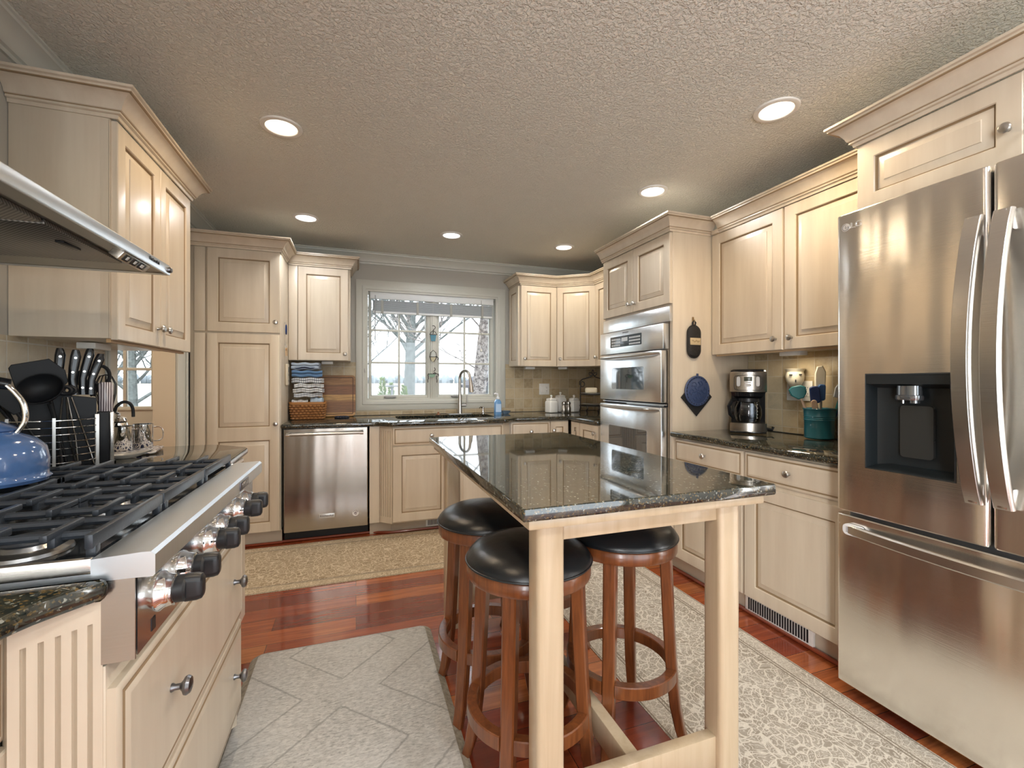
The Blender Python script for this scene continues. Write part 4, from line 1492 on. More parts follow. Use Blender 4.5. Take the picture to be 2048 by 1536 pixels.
for k, yk in enumerate((1.003, 1.110, 1.283, 1.385, 1.563, 1.660)):
    Mk = Matrix.Translation((-.344, yk, .826)) @ Matrix.Rotation(R(90), 4, 'Y')
    m = MB(); m.lathe([(.036, 0), (.035, .004), (.030, .010), (.028, .020), (.0285, .024), (.025, .026), (0, .026)], n=32, mat=Mk)
    kb = m.build('knob', CHROME, RT, world=True); part_label(kb, 'black grip on a chrome bezel')
    m = MB()
    m.lathe([(.0245, .026), (.0245, .040), (.021, .044), (0, .044)], n=28, mat=Mk)
    pl = rrect(-.026, -.0145, .026, .0145, .0135, 6)
    ls = []
    for z_, s_ in ((.040, 1.0), (.058, .99), (.066, .9), (.069, .7)): ls.append([Mk @ Vector((x * s_, y * s_, z_)) for x, y in pl])
    m.loops(ls)
    m.build('knob_grip', M('soft_black_grip', (0.014, 0.015, 0.017), 0.38) if k == 0 else bpy.data.materials['soft_black_grip'], kb, world=True)
# burner tray
m = MB()
m.loops([[(x, y, z) for x, y in inset([(-1.095, yA + .002), (-.402, yA + .002), (-.402, yB - .002), (-1.095, yB - .002)], i)] for i, z in ((0, .905), (0, .921), (.006, .925), (.016, .924), (.022, .910), (.024, .9065))], False, True)
m.build('burner_tray', M('black_enamel_tray', (0.012, 0.014, 0.016), 0.1), RT, world=True)
m = MB()
for yy in (yA - .003, yB - .009): m.box(-1.09, yy, .9055, -.4025, yy + .012, .931, .003)
m.box(-1.09, yA, .925, -1.075, yB, .945, .003)
m.build('edge_rail', STEEL, RT, world=True)
for iy in range(3):
    for xb in (-.56, -.90):
        yb = yA + .147 + iy * .293
        m = MB()
        m.lathe([(.062, .907), (.060, .913), (.040, .917), (.036, .925), (0, .925)], (xb, yb, 0), 28)
        bb = m.build('burner', M('burner_steel', (0.45, 0.46, 0.47), 0.3, 1) if (iy == 0 and xb > -.6) else bpy.data.materials['burner_steel'], RT, world=True)
        m = MB(); m.lathe([(.038, .9255), (.040, .929), (.036, .934), (0, .935)], (xb, yb, 0), 28); m.build('burner_cap', IRON, bb, world=True)
ZT = .966
for iy in range(3):
    ya = yA + .010 + iy * .2875; yb = ya + .281
    m = MB()
    # front and back rails on feet, cross bars, long bars with stepped fingers
    for xx in (-.412, -1.052):
        m.box(xx - .006, ya, .942, xx + .006, yb, ZT, .002)
        for yy in (ya + .006, yb - .022): m.box(xx - .007, yy, .925, xx + .007, yy + .016, .946, .002)
    for yy in (ya + .055, (ya + yb) / 2, yb - .055):
        m.tube([(-.415, yy, ZT - .013), (-1.05, yy, ZT - .013)], .0075, 8)
    for xx in (-.732,):
        m.box(xx - .006, ya, ZT - .016, xx + .006, yb, ZT, .002)
        for yy in (ya, yb - .014): m.box(xx - .006, yy, .930, xx + .006, yy + .014, ZT, .002)
    for xc in (-.56, -.90):
        for dx in (-.085, .085):
            xx = xc + dx
            for s_, y0_ in ((1, ya), (-1, yb)):
                ln = .118 if abs(dx) > .06 else .100
                m.box(xx - .0055, y0_ + s_ * .010, ZT - .010, xx + .0055, y0_ + s_ * ln, ZT + .002, .002)
                m.box(xx - .0055, y0_ + s_ * .030, ZT - .026, xx + .0055, y0_ + s_ * .070, ZT - .006, .002)
        for s_, y0_ in ((1, ya), (-1, yb)):
            m.box(xc - .0055, y0_, ZT - .012, xc + .0055, y0_ + s_ * .088, ZT + .002, .002)
            m.box(xc - .0055, y0_, ZT - .03, xc + .0055, y0_ + s_ * .03, ZT - .006, .002)
    m.build('grate', IRON, RT, world=True)

# ------------------------------------------------------------------ island table
IS = thing('island_table', 'tall cream island table with a polished black granite top', 'table', (.73, 1.615, 0))
m = MB()
pl = rrect(.352, .932, 1.108, 2.298, .006, 3)
m.loops([[(x, y, z) for x, y in inset(pl, i)] for z, i in ((.900, .003), (.902, .001), (.905, 0), (.925, 0), (.928, .001), (.930, .004))])
part_label(m.build('granite_top', GRANITE, IS, world=True, smooth=25), 'polished black granite slab')
m = MB(); m.box(.374, .954, .872, 1.088, 2.276, .8995, .005); m.build('subtop_board', MAPLE, IS, world=True)
m = MB()
for a in ((.480, 1.012, .820, .978, 1.034, .872), (.480, 2.196, .820, .978, 2.218, .872), (.434, 1.062, .820, .456, 2.168, .872), (1.004, 1.062, .820, 1.026, 2.168, .872)): m.box(*a, .002)
m.build('apron', MAPLE, IS, world=True)
for xx in (.414, .972):
    for yy in (.996, 2.164):
        m = MB()
        pl = rrect(xx, yy, xx + .074, yy + .070, .014, 4)
        m.loops([[(x, y, z) for x, y in pl] for z in (0, .8718)])
        m.build('leg', MAPLE, IS, world=True, smooth=50)
m = MB(); m.box(.482, 1.014, .105, .978, 1.048, .20, .003); m.build('stretcher', MAPLE, IS, world=True)
m = MB(); m.box(.482, 2.182, .105, .978, 2.216, .20, .003); m.build('stretcher', MAPLE, IS, world=True)
m = MB(); m.box(.700, 1.049, .110, .738, 2.181, .192, .003); m.build('stretcher', MAPLE, IS, world=True)

# ------------------------------------------------------------------ bar stools
ST = thing('bar_stool', 'bar stool at the near left corner of the island', 'stool', (.503, 1.284, 0), 5, 'round bar stools at the island')
m = MB()
m.lathe([(0, .737), (.05, .736), (.10, .732), (.145, .721), (.172, .708), (.187, .692), (.1925, .682), (.1925, .677), (.188, .673), (0, .673)], n=56)
ct = m.build('cushion', LEATHER, ST, smooth=60)
m = MB(); m.tube([(0.192 * math.cos(2 * PI * k / 56), 0.192 * math.sin(2 * PI * k / 56), .6775) for k in range(56)], .0035, 8, closed=True); m.build('piping', LEATHER, ct)
m = MB()
m.lathe([(0, .672), (.187, .672), (.190, .668), (.190, .638), (.187, .632), (.168, .630), (.166, .645), (0, .645)], n=56)
m.build('seat_ring', STOOLW, ST, smooth=50)
m = MB(); m.lathe([(0, .645), (.12, .645), (.12, .632), (0, .632)], n=28); m.build('swivel_plate', PEWTER, ST)
for k in range(4):
    a = R(45 + 90 * k)
    u = Vector((math.cos(a), math.sin(a), 0)); v = Vector((-u.y, u.x, 0))
    m = MB()
    ls = []
    for z, r_, wt, wr in ((.640, .152, .021, .019), (.45, .160, .0205, .0185), (.30, .168, .020, .018), (.20, .175, .0195, .0175), (.12, .184, .019, .017), (.05, .198, .0175, .0155), (0.0, .214, .016, .0145)):
        c = u * r_ + Vector((0, 0, z))
        q = []
        for sx, sy in ((-1, -1), (1, -1), (1, 1), (-1, 1)):
            for cx, cy in (((sx * (1 - .22), sy), (sx, sy * (1 - .22))) if sx * sy < 0 else ((sx, sy * (1 - .22)), (sx * (1 - .22), sy))):
                q.append(c + u * wr * cx + v * wt * cy)
        ls.append(q)
    m.loops(ls)
    m.build('leg', STOOLW, ST, smooth=30)
# flat foot ring, interrupted by the legs
for k in range(4):
    m = MB()
    ls = []
    for j in range(13):
        a = R(45 + 90 * k + 6.5 + 77 * j / 12)
        ls.append([(r_ * math.cos(a), r_ * math.sin(a), z) for r_, z in ((.158, .214), (.158, .250), (.161, .253), (.187, .253), (.190, .250), (.190, .214), (.187, .211), (.161, .211))])
    m.loops(ls)
    m.build('foot_ring', STOOLW, ST, smooth=40)
dup(ST, (.488, 1.692, 0), 0, 'bar stool at the far left corner of the island, beside the grey mat')
dup(ST, (.886, 1.368, .0036), 0, 'bar stool at the near right corner of the island, one leg on the right rug')
dup(ST, (.845, 1.965, .0036), 0, 'bar stool at the far right of the island, mostly hidden behind the others')

# ------------------------------------------------------------------ rugs
RUG = m_rug('vintage_rug_field', (0.30, 0.255, 0.20), (0.43, 0.385, 0.32), (0.70, 0.65, 0.56), 27)
RUGB = m_rug('vintage_rug_border', (0.34, 0.29, 0.23), (0.48, 0.43, 0.36), (0.70, 0.65, 0.56), 50)
RUG2 = m_rug('runner_field', (0.27, 0.20, 0.125), (0.37, 0.285, 0.185), (0.62, 0.51, 0.365), 28)
RUGB2 = m_rug('runner_border', (0.30, 0.225, 0.145), (0.42, 0.33, 0.22), (0.64, 0.53, 0.38), 50)
EDGE = M('rug_binding', (0.24, 0.20, 0.15), 0.95)


def rug(name, label, x0, y0, x1, y1, bw, fm, bmn, z=.0003, th=.003):
    t = thing(name, label, 'rug', ((x0 + x1) / 2, (y0 + y1) / 2, 0))
    m = MB(); m.box(x0 + bw, y0 + bw, z, x1 - bw, y1 - bw, z + th); m.build('field', fm, t, world=True)
    m = MB()
    m.loops([[(x0, y0, z), (x1, y0, z), (x1, y1, z), (x0, y1, z)], [(x0, y0, z + th), (x1, y0, z + th), (x1, y1, z + th), (x0, y1, z + th)],
             [(x0 + bw, y0 + bw, z + th), (x1 - bw, y0 + bw, z + th), (x1 - bw, y1 - bw, z + th), (x0 + bw, y1 - bw, z + th)]], False, False)
    m.build('border', bmn, t, world=True)
    m = MB()
    for i in (0.004, bw - .010, bw + .004):
        m.loops([[(x, y, zz_) for x, y in inset([(x0, y0), (x1, y0), (x1, y1), (x0, y1)], i + e)] for zz_, e in ((z + th, 0), (z + th + .0006, 0), (z + th + .0006, .005), (z + th, .005))], False, False)
    m.build('edge_line', EDGE, t, world=True)
    return t


rug('rug', 'taupe and ivory patterned rug along the right side of the island', 1.010, .30, 1.782, 2.69, .085, RUG, RUGB)
rug('runner_rug', 'tan patterned runner in front of the dishwasher and sink', -.95, 2.885, 1.60, 3.675, .085, RUG2, RUGB2)
AM = thing('floor_mat', 'pale grey cushioned mat with rounded corners beside the range', 'mat', (-.045, 1.55, 0))
m = MB()
pl = rrect(-.43, .86, .345, 2.245, .055, 7)
m.loops([[(x, y, z) for x, y in inset(pl, i)] for z, i in ((.0005, 0), (.003, 0), (.017, .028))], False, False)
part_label(m.build('bevelled_edge', M('mat_edge_print', (0.30, 0.275, 0.225), 0.6, var=((60, 60, 60), .35)), AM, world=True), 'tan bevelled edge')
m = MB()
m.loops([[(x, y, z) for x, y in inset(pl, i)] for z, i in ((.0165, .0275), (.0185, .032))], False, True)
m.build('mat_top', m_mat(), AM, world=True)

# ------------------------------------------------------------------ recessed ceiling lamps
RIMM = M('lamp_trim_white', (0.78, 0.76, 0.70), 0.4)
WARM, COOL, NEUT = (1.0, 0.78, 0.53), (0.97, 0.98, 1.0), (1.0, 0.89, 0.74)
for x, y, col, pw, lab in ((-.332, 2.35, WARM, 1.0, 'warm recessed lamp over the rangetop corner, nearest left'), (1.757, 1.48, WARM, 1.25, 'warm recessed lamp in front of the refrigerator cabinet'), (1.769, 2.37, COOL, 1.0, 'white recessed lamp in front of the right wall cabinet'),
                           (-.347, 3.595, COOL, .8, 'white recessed lamp in front of the pantry'), (.741, 3.628, COOL, .8, 'white recessed lamp before the window'), (1.757, 3.62, NEUT, .8, 'warm white recessed lamp in front of the corner cabinet'),
                           (.74, .2, COOL, 1.0, 'unseen recessed lamp just behind the camera position'), (-.33, .9, WARM, .8, 'unseen warm recessed lamp over the near left counter'),  # out-of-view lamps that boost the room light
                           (1.75, .1, COOL, 1.3, 'added recessed lamp behind the camera toward the refrigerator'), (-.3, -1.0, COOL, 1.3, 'added recessed lamp behind the camera by the left wall'), (.75, -1.0, COOL, 1.3, 'added middle recessed lamp of the row behind the camera'), (1.75, -1.0, COOL, 1.3, 'added recessed lamp behind the camera by the right wall')):  # unseen lamps added behind the camera to brighten the room
    t = thing('recessed_lamp', lab, 'ceiling lamp', (x, y, ZC - .004), 0, 'recessed ceiling lamps')
    m = MB(); m.lathe([(.070, .0035), (.092, .0035), (.090, -.003), (.082, -.006), (.070, -.004), (.066, .0035)], n=40); m.build('trim_ring', RIMM, t)
    m = MB(); m.lathe([(0, .001), (.045, .0008), (.0685, -.0005), (.0685, .0025), (0, .0025)], n=40)
    em = 'lens_' + ('warm' if col is WARM else 'cool' if col is COOL else 'neutral')
    m.build('lens', bpy.data.materials.get(em) or M(em, (0.9, 0.9, 0.9), 0.5, emit=(tuple(c ** .8 for c in col), 2.6)), t)
    l = bpy.data.lights.new('lamp_light', 'SPOT'); l.energy = CAN_W * pw * 4; l.color = col; l.spot_size = R(165); l.spot_blend = .6; l.shadow_soft_size = .06
    lo = bpy.data.objects.new('lamp_light', l); COL.objects.link(lo); lo.parent = t; lo.location = (0, 0, -.012)
# ------------------------------------------------------------------ window blind and sun catchers
BLW = M('blind_white', (0.74, 0.76, 0.76), 0.5)
BL = thing('window_blind', 'white slatted blind drawn up at the top of the kitchen window', 'blind', (.73, YB + .02, 2.06))
m = MB(); m.box(.125, YB + .000, 1.998, 1.335, YB + .03, 2.063, .003); m.build('valance', BLW, BL, world=True)
m = MB()
for k in range(11): m.box(.150, YB + .002, 1.884 + k * .0094, 1.322, YB + .034, 1.8915 + k * .0094, .001)
m.build('slats', M('blind_slats', (0.38, 0.415, 0.44), 0.55), BL, world=True)
m = MB(); m.box(.150, YB + .000, 1.862, 1.322, YB + .036, 1.8825, .004); m.build('bottom_rail', BLW, BL, world=True)
for x in (.235, .565, .895, 1.215):
    m = MB(); m.box(x - .012, YB - .0025, 1.860, x + .012, YB + .001, 1.985, .001); m.box(x - .004, YB + .01, 1.98, x + .004, YB + .012, 2.0); m.build('ladder_tape', M('tape_grey', (0.36, 0.36, 0.33), 0.7) if x < .3 else bpy.data.materials['tape_grey'], BL, world=True)
m = MB(); m.tube([(1.205, YB - .004, 2.04), (1.207, YB - .006, 1.80), (1.203, YB - .006, 1.55)], .0022, 6); cdp = m.build('pull_cord', M('cord_grey', (0.30, 0.29, 0.27), 0.7), BL, world=True)
m = MB(); m.lathe([(0, 0), (.012, .004), (.014, .012), (.010, .026), (.003, .036), (0, .036)], (1.203, YB - .006, 1.515), 14); m.build('tassel', WHITEP, cdp, world=True)
m = MB(); m.tube([(.172, YB - .006, 2.03), (.170, YB - .008, 1.60)], .004, 6); m.build('tilt_wand', M('clear_wand', (0.40, 0.41, 0.42), 0.2), BL, world=True)
LEAD = M('dark_lead', (0.04, 0.035, 0.03), 0.5)


def catcher(name, label, z0, build):
    t = thing(name, label, 'sun catcher', (.717, YB + .002, z0), 0, 'stained glass sun catchers')
    build(t)


def sc1(t):
    m = MB(); m.loops([[(x, y, z) for x, z in ((-.020, 0), (.020, 0), (.030, .062), (-.030, .062))] for y in (-.004, .002)]); m.build('glass_pot', M('teal_glass', (0.06, 0.22, 0.30), 0.15), t)
    m = MB(); m.tube([(-.036, -.004, .064), (.036, -.004, .064)], .003, 6); m.tube([(-.036, -.004, .064), (-.02, -.004, .09), (0, -.004, .105), (.02, -.004, .09), (.036, -.004, .064)], .003, 6); m.tube([(0, -.004, .075), (0, -.004, .105)], .004, 6)
    m.tube([(.018 * math.cos(R(a)) + .002, -.004, .135 + .018 * math.sin(R(a))) for a in range(-90, 150, 20)], .003, 6); m.tube([(0, -.004, .105), (0.002, -.004, .118)], .003, 6); m.build('wire_frame', LEAD, t)


def sc2(t):
    m = MB(); m.loops([[(x, y, z) for x, z in ((-.018, .0), (.006, -.006), (.028, .03), (.022, .042), (-.026, .042))] for y in (-.003, .002)]); m.build('glass_bowl', M('amber_glass', (0.45, 0.38, 0.20), 0.2), t)
    m = MB(); m.loops([[(x, y, z) for x, z in ((-.022, .046), (.022, .046), (.018, .082), (.0, .10), (-.018, .082))] for y in (-.003, .002)]); m.build('glass_body', M('frosted_glass', (0.55, 0.57, 0.52), 0.3), t)
    m = MB(); m.tube([(-.018, -.003, 0), (-.036, -.003, .044), (-.026, -.003, .085), (0, -.003, .108), (.026, -.003, .085), (.036, -.003, .044), (.006, -.003, -.006)], .003, 6); m.tube([(-.036, -.003, .044), (.04, -.003, .044)], .003, 6); m.tube([(.036, -.003, .044), (.050, -.003, .03), (.044, -.003, .012)], .004, 6); m.tube([(.024, -.003, .04), (.03, -.003, .05)], .006, 6); m.build('wire_frame', LEAD, t)


def sc3(t):
    m = MB(); m.loops([[(x, y, z) for x, z in [(.033 * math.cos(R(a)) - .012, .105 + .036 * math.sin(R(a))) for a in range(180, 361, 15)]] for y in (-.003, .002)]); m.build('glass_bowl', M('green_glass', (0.13, 0.25, 0.12), 0.2), t)
    m = MB(); m.tube([(-.052, -.003, .106), (.05, -.003, .106)], .003, 6); m.tube([(-.050, -.003, .106), (-.054, -.003, .085)], .004, 6); m.tube([(.045, -.003, .108), (.055, -.003, .09), (.046, -.003, .082)], .005, 6)
    m.tube([(.018 * math.cos(R(a)) + .002, -.003, .150 + .018 * math.sin(R(a))) for a in range(-90, 90, 20)], .003, 6); m.tube([(.0, -.003, .108), (.014, -.003, .118), (.03, -.003, .110)], .004, 6)
    for sx in (-1, 1): m.tube([(sx * .042 - .008, -.003, .09), (sx * .040 - .008, -.003, .055), (sx * .046 - .008, -.003, .05), (sx * .044 - .008, -.003, .02)], .004, 6)
    m.build('wire_frame', LEAD, t)


catcher('sun_catcher', 'teal flowerpot sun catcher, topmost of the three on the window mullion', 1.612, sc1)
catcher('sun_catcher', 'teapot-shaped frosted sun catcher, middle of three on the window mullion', 1.415, sc2)
catcher('sun_catcher', 'green half-round bird sun catcher, lowest of three on the window mullion', 1.185, sc3)

# ------------------------------------------------------------------ sink and its fittings
SK = thing('kitchen_sink', 'black undermounted sink set in the back counter', 'sink', (.76, 4.015, .70))
m = MB()
ls = []
for z, i in ((.8655, -.012), (.8655, .002), (.70, .02), (.69, .05)): ls.append([(x, y, z) for x, y in inset(sink_hole, i)])
m.loops(ls, False, True); m.build('basin', M('black_composite', (0.014, 0.015, 0.018), 0.45), SK, world=True)
m = MB(); m.lathe([(0, .692), (.045, .692), (.05, .696), (.055, .692)], (.76, 4.02, 0), 24); m.build('drain', NICKEL, SK, world=True)

FC = thing('faucet', 'tall brushed gooseneck faucet behind the sink', 'faucet', (.955, 4.275, .90), 0)
m = MB(); m.prism(rrect(-.13, -.028, .13, .028, .027, 6), .0005, .006, .001); m.build('base_plate', NICKEL, FC)
m = MB()
m.lathe([(.027, .006), (.026, .02), (.021, .05), (.018, .16), (.0145, .20), (.0135, .22)], n=24)
dirv = Vector((.46, -.89, 0))
pts = [Vector((0, 0, .20)), Vector((0, 0, .33))]
rad = .075
for a in range(0, 181, 15): pts.append(dirv * (rad - rad * math.cos(R(a))) + Vector((0, 0, .345 + rad * math.sin(R(a)))))
pts.append(dirv * (2 * rad + .006) + Vector((0, 0, .31)))
m.tube(pts, .0135, 14)
m.build('spout', NICKEL, FC)
m = MB(); e = dirv * (2 * rad + .006); m.tube([e + Vector((0, 0, .325)), e + dirv * .006 + Vector((0, 0, .28)), e + dirv * .014 + Vector((0, 0, .215))], [.0165, .0185, .0225], 16); sh = m.build('spray_head', NICKEL, FC)
m = MB(); q = e + dirv * .010 + Vector((0, 0, .245)); m.tube([q - dirv * .014 + Vector((0, 0, .025)) + Vector((.0, -.012, 0)), q - dirv * .012 + Vector((0, -.012, -.015))], .010, 8); m.build('button', BLACKP, sh)
m = MB(); m.cyl((.015, 0, .085), (.062, -.01, .085), .014, .013, 14); m.tube([(.055, -.01, .085), (.066, -.014, .11), (.070, -.016, .185)], [.010, .008, .006], 10); m.build('lever', NICKEL, FC)
SD = thing('soap_dispenser', 'small chrome soap pump on the counter right of the faucet', 'soap dispenser', (1.185, 4.262, .90))
m = MB(); m.lathe([(.022, .0005), (.022, .006), (.013, .012), (.012, .045), (.010, .05), (.014, .055), (.014, .062), (0, .064)], n=18); m.build('collar', CHROME, SD)
m = MB(); m.tube([(0, 0, .058), (-.03, -.02, .066), (-.042, -.03, .058)], [.009, .007, .005], 8); m.build('pump_spout', CHROME, SD)
SBt = thing('soap_bottle', 'clear pump bottle of blue liquid at the right end of the sink', 'bottle', (1.262, 4.02, .90))
m = MB(); m.loops([[(x, y, z) for x, y in rrect(-w_, -.022, w_, .022, .018, 4)] for z, w_ in ((.0008, .034), (.006, .036), (.12, .034), (.14, .024), (.148, .014))]); m.build('bottle', M('blue_liquid', (0.16, 0.38, 0.72), 0.1, 0, .6, trans=.25), SBt)
m = MB(); m.box(-.026, -.0235, .03, .026, -.0222, .105); m.build('label_patch', M('pale_label', (0.45, 0.62, 0.85), 0.4), SBt)
m = MB(); m.lathe([(.014, .148), (.016, .152), (.016, .168), (.006, .172), (.005, .20), (0, .20)], n=16); m.tube([(0, 0, .196), (-.028, -.01, .205), (-.04, -.014, .198)], [.008, .007, .005], 8); m.build('pump', M('clear_white_pump', (0.85, 0.88, 0.92), 0.25), SBt)
DS = thing('scalloped_dish', 'small scalloped blue and black dish right of the soap bottle', 'dish', (1.375, 4.13, .90))
m = MB()
ls = []
for r_, z in ((.030, .0008), (.034, .004), (.045, .020), (.050, .028), (.046, .027), (.030, .008)): ls.append([(r_ * (1 + .07 * math.cos(8 * a)) * math.cos(a), r_ * (1 + .07 * math.cos(8 * a)) * math.sin(a), z) for a in [2 * PI * k / 64 for k in range(64)]])
m.loops(ls); m.build('bowl', M('blue_white_glaze', (0.22, 0.33, 0.45), 0.2), DS)
m = MB(); m.tube([(.0515 * (1 + .07 * math.cos(8 * a)) * math.cos(a), .0515 * (1 + .07 * math.cos(8 * a)) * math.sin(a), .0285) for a in [2 * PI * k / 64 for k in range(64)]], .002, 6, closed=True); m.build('rim', BLACKG, DS)
RS = thing('trivet_rosette', 'dark navy rosette trivet lying on the counter before the cutting board', 'trivet', (-.115, 4.115, .90))
m = MB()
for k in range(14):
    a = 2 * PI * k / 14
    m.lathe([(0, .0008), (.013, .001), (.016, .010), (.008, .018), (0, .019)], (.046 * math.cos(a), .046 * math.sin(a), 0), 8)
m.lathe([(0, .0008), (.04, .001), (.04, .012), (0, .016)], n=20); m.build('rosette', M('navy_rubber', (0.012, 0.016, 0.03), 0.5), RS)
CS = thing('drain_stopper', 'small copper-coloured stopper behind the sink', 'stopper', (.745, 4.275, .90))
m = MB(); m.lathe([(0, .0005), (.022, .0005), (.022, .006), (.008, .009), (.008, .02), (.012, .024), (0, .026)], n=18); m.build('cap', M('copper', (0.55, 0.27, 0.16), 0.3, 1), CS)

# ------------------------------------------------------------------ basket of towels, board, phone, keys
BK = thing('wicker_basket', 'small woven wicker basket holding dish towels, by the pantry', 'basket', (-.378, 4.11, .90))
BSK = m_basket()
m = MB()
rim = lambda f, z, o=0: [(x * f, y * f, z) for x, y in rrect(-.135 - o, -.09 - o, .135 + o, .09 + o, .035, 5)]
m.loops([rim(.86, .001), rim(.99, .13), rim(.99, .142), rim(.93, .142), rim(.80, .008)]); m.build('liner', M('basket_inside', (0.20, 0.08, 0.025), 0.7), BK)
m = MB()
N = 26
per = rrect(-.135, -.09, .135, .09, .035, 5)
def at(poly, t):
    P = [Vector(p) for p in poly]; n = len(P); ln = [(P[(i + 1) % n] - P[i]).length for i in range(n)]; tot = sum(ln); s = (t % 1) * tot
    for i in range(n):
        if s <= ln[i]: return P[i].lerp(P[(i + 1) % n], s / ln[i])
        s -= ln[i]
    return P[0]
for row in range(6):
    z = .012 + row * .0205; f = .875 + .018 * row
    for k in range(N):
        t0 = (k + .5 * (row % 2)) / N
        a = [at(per, t0 + (j - 1) * .30 / N * 1.25) for j in range(3)]
        c = a[1].normalized()
        pts = []
        for j, q in enumerate(a):
            o_ = .0065 if j == 1 else -.001
            nrm = Vector((q.x / .135 ** 2, q.y / .09 ** 2)).normalized()
            pts.append(Vector((q.x * f + nrm.x * o_, q.y * f + nrm.y * o_, z)))
        m.tube(pts, [.006, .0085, .006], 6, flat=(.25, 1.0) if False else None)
m.build('weave', BSK, BK)
m = MB(); m.loops([rim(1.0, .126, .004), rim(1.0, .145, .006), rim(1.0, .147, .002), rim(.99, .146, -.004), rim(.99, .128, -.004)], False, False); m.build('rim_band', M('splint_band', (0.42, 0.19, 0.06), 0.5), BK)


def towel(name, label, c, wx, wy, hh, rz, mat, fold=1.0, tilt=0.0, seed=0):
    """folded towel: stacked layers with a soft rounded front fold"""
    rnd = random.Random(seed)
    t = thing('dish_towel', label, 'towel', c, rz, 'dish towels stacked in the basket')
    m = MB()
    n = 2 if fold else 1
    for k in range(n):
        z0_ = (hh + .003) * k / n + .0006; z1_ = (hh + .003) * (k + 1) / n
        r_ = (z1_ - z0_) / 2
        prof = []
        L_ = wy / 2 - rnd.uniform(0, .012)
        for a in range(-90, 91, 30): prof.append((-L_ - r_ * math.cos(R(a)) + r_, (z0_ + z1_) / 2 + r_ * math.sin(R(a))))
        for a in range(90, 271, 30): prof.append((wy / 2 - r_ - r_ * math.cos(R(a)), (z0_ + z1_) / 2 + r_ * math.sin(R(a))))
        M_ = 10
        ls = []
        for j in range(M_ + 1):
            u = -wx / 2 + wx * j / M_
            sq = 1 - .10 * abs(2 * j / M_ - 1) ** 6
            dz = .004 * math.sin(j * 1.3 + seed) + tilt * u
            ls.append([(u, y * sq, (z - z0_) * sq + z0_ + dz) for y, z in prof])
        m.loops(ls)
    o = m.build('folded_cloth', mat, t, smooth=70)
    return t


TW = {
    'white': m_towel('white_cotton', (0.66, 0.67, 0.68), (0.45, 0.47, 0.5), 'x', 60, .9),
    'plaid': m_towel('white_grey_plaid', (0.60, 0.61, 0.63), (0.22, 0.26, 0.33), 'x', 120, .78),
    'grey': m_towel('pale_grey_cotton', (0.50, 0.52, 0.55), (0.35, 0.38, 0.42), 'x', 90, .85),
    'blue': m_towel('blue_cotton', (0.10, 0.20, 0.36), (0.07, 0.15, 0.29), 'y', 60, .7),
    'stripe': m_towel('blue_black_stripe', (0.34, 0.41, 0.50), (0.02, 0.03, 0.06), 'y', 95, .86),
    'pale': m_towel('powder_blue_cotton', (0.36, 0.45, 0.54), (0.3, 0.39, 0.48), 'x', 60, .9)}
bx, by, bz = -.385, 4.11, .90
towel('t', 'white lettered towel at the left of the basket, lowest of the pile', (bx - .055, by - .015, bz + .105), .12, .13, .055, 4, TW['white'], seed=1)
towel('t', 'powder blue rolled towel at the right of the basket rim', (bx + .075, by - .02, bz + .105), .09, .13, .075, -6, TW['pale'], fold=0, seed=2)
towel('t', 'pale grey folded towel just above the basket rim', (bx + .005, by - .005, bz + .186), .215, .15, .030, 8, TW['grey'], seed=3)
towel('t', 'white folded towel, third up from the basket rim', (bx + .012, by, bz + .226), .225, .155, .030, -3, TW['white'], seed=4)
towel('t', 'white dimpled towel below the plaid one in the pile', (bx + .014, by, bz + .266), .225, .155, .028, 5, TW['white'], seed=5)
towel('t', 'white and grey plaid towel in the middle of the pile', (bx + .006, by - .004, bz + .304), .23, .16, .038, -4, TW['plaid'], seed=6)
towel('t', 'mid blue folded towel below the striped top towel', (bx + .0, by, bz + .352), .23, .15, .052, 3, TW['blue'], seed=7)
towel('t', 'blue and black striped towel on top of the pile', (bx - .008, by - .002, bz + .414), .21, .15, .055, -5, TW['stripe'], seed=8)

CBD = thing('cutting_board', 'acacia wood cutting board leaning behind the basket of towels', 'cutting board', (-.185, 4.325, .9008))
Mt = Matrix.Rotation(R(-7), 4, 'X')
m = MB()
pl = rrect(-.175, 0, .180, .375, .03, 6)
m.loops([[Mt @ Vector((x, y, z)) for x, z in inset(pl, i)] for y, i in ((.018, .003), (.015, 0), (.003, 0), (0, .003))]); CB_ = m.build('board', m_board(), CBD)
m = MB(); g = inset(pl, .022); m.loops([[Mt @ Vector((x, -.0006, z)) for x, z in inset(pl, i)] for i in (.018, .025)], False, False); m.build('juice_groove', M('dark_groove_wood', (0.10, 0.045, 0.02), 0.5), CB_)

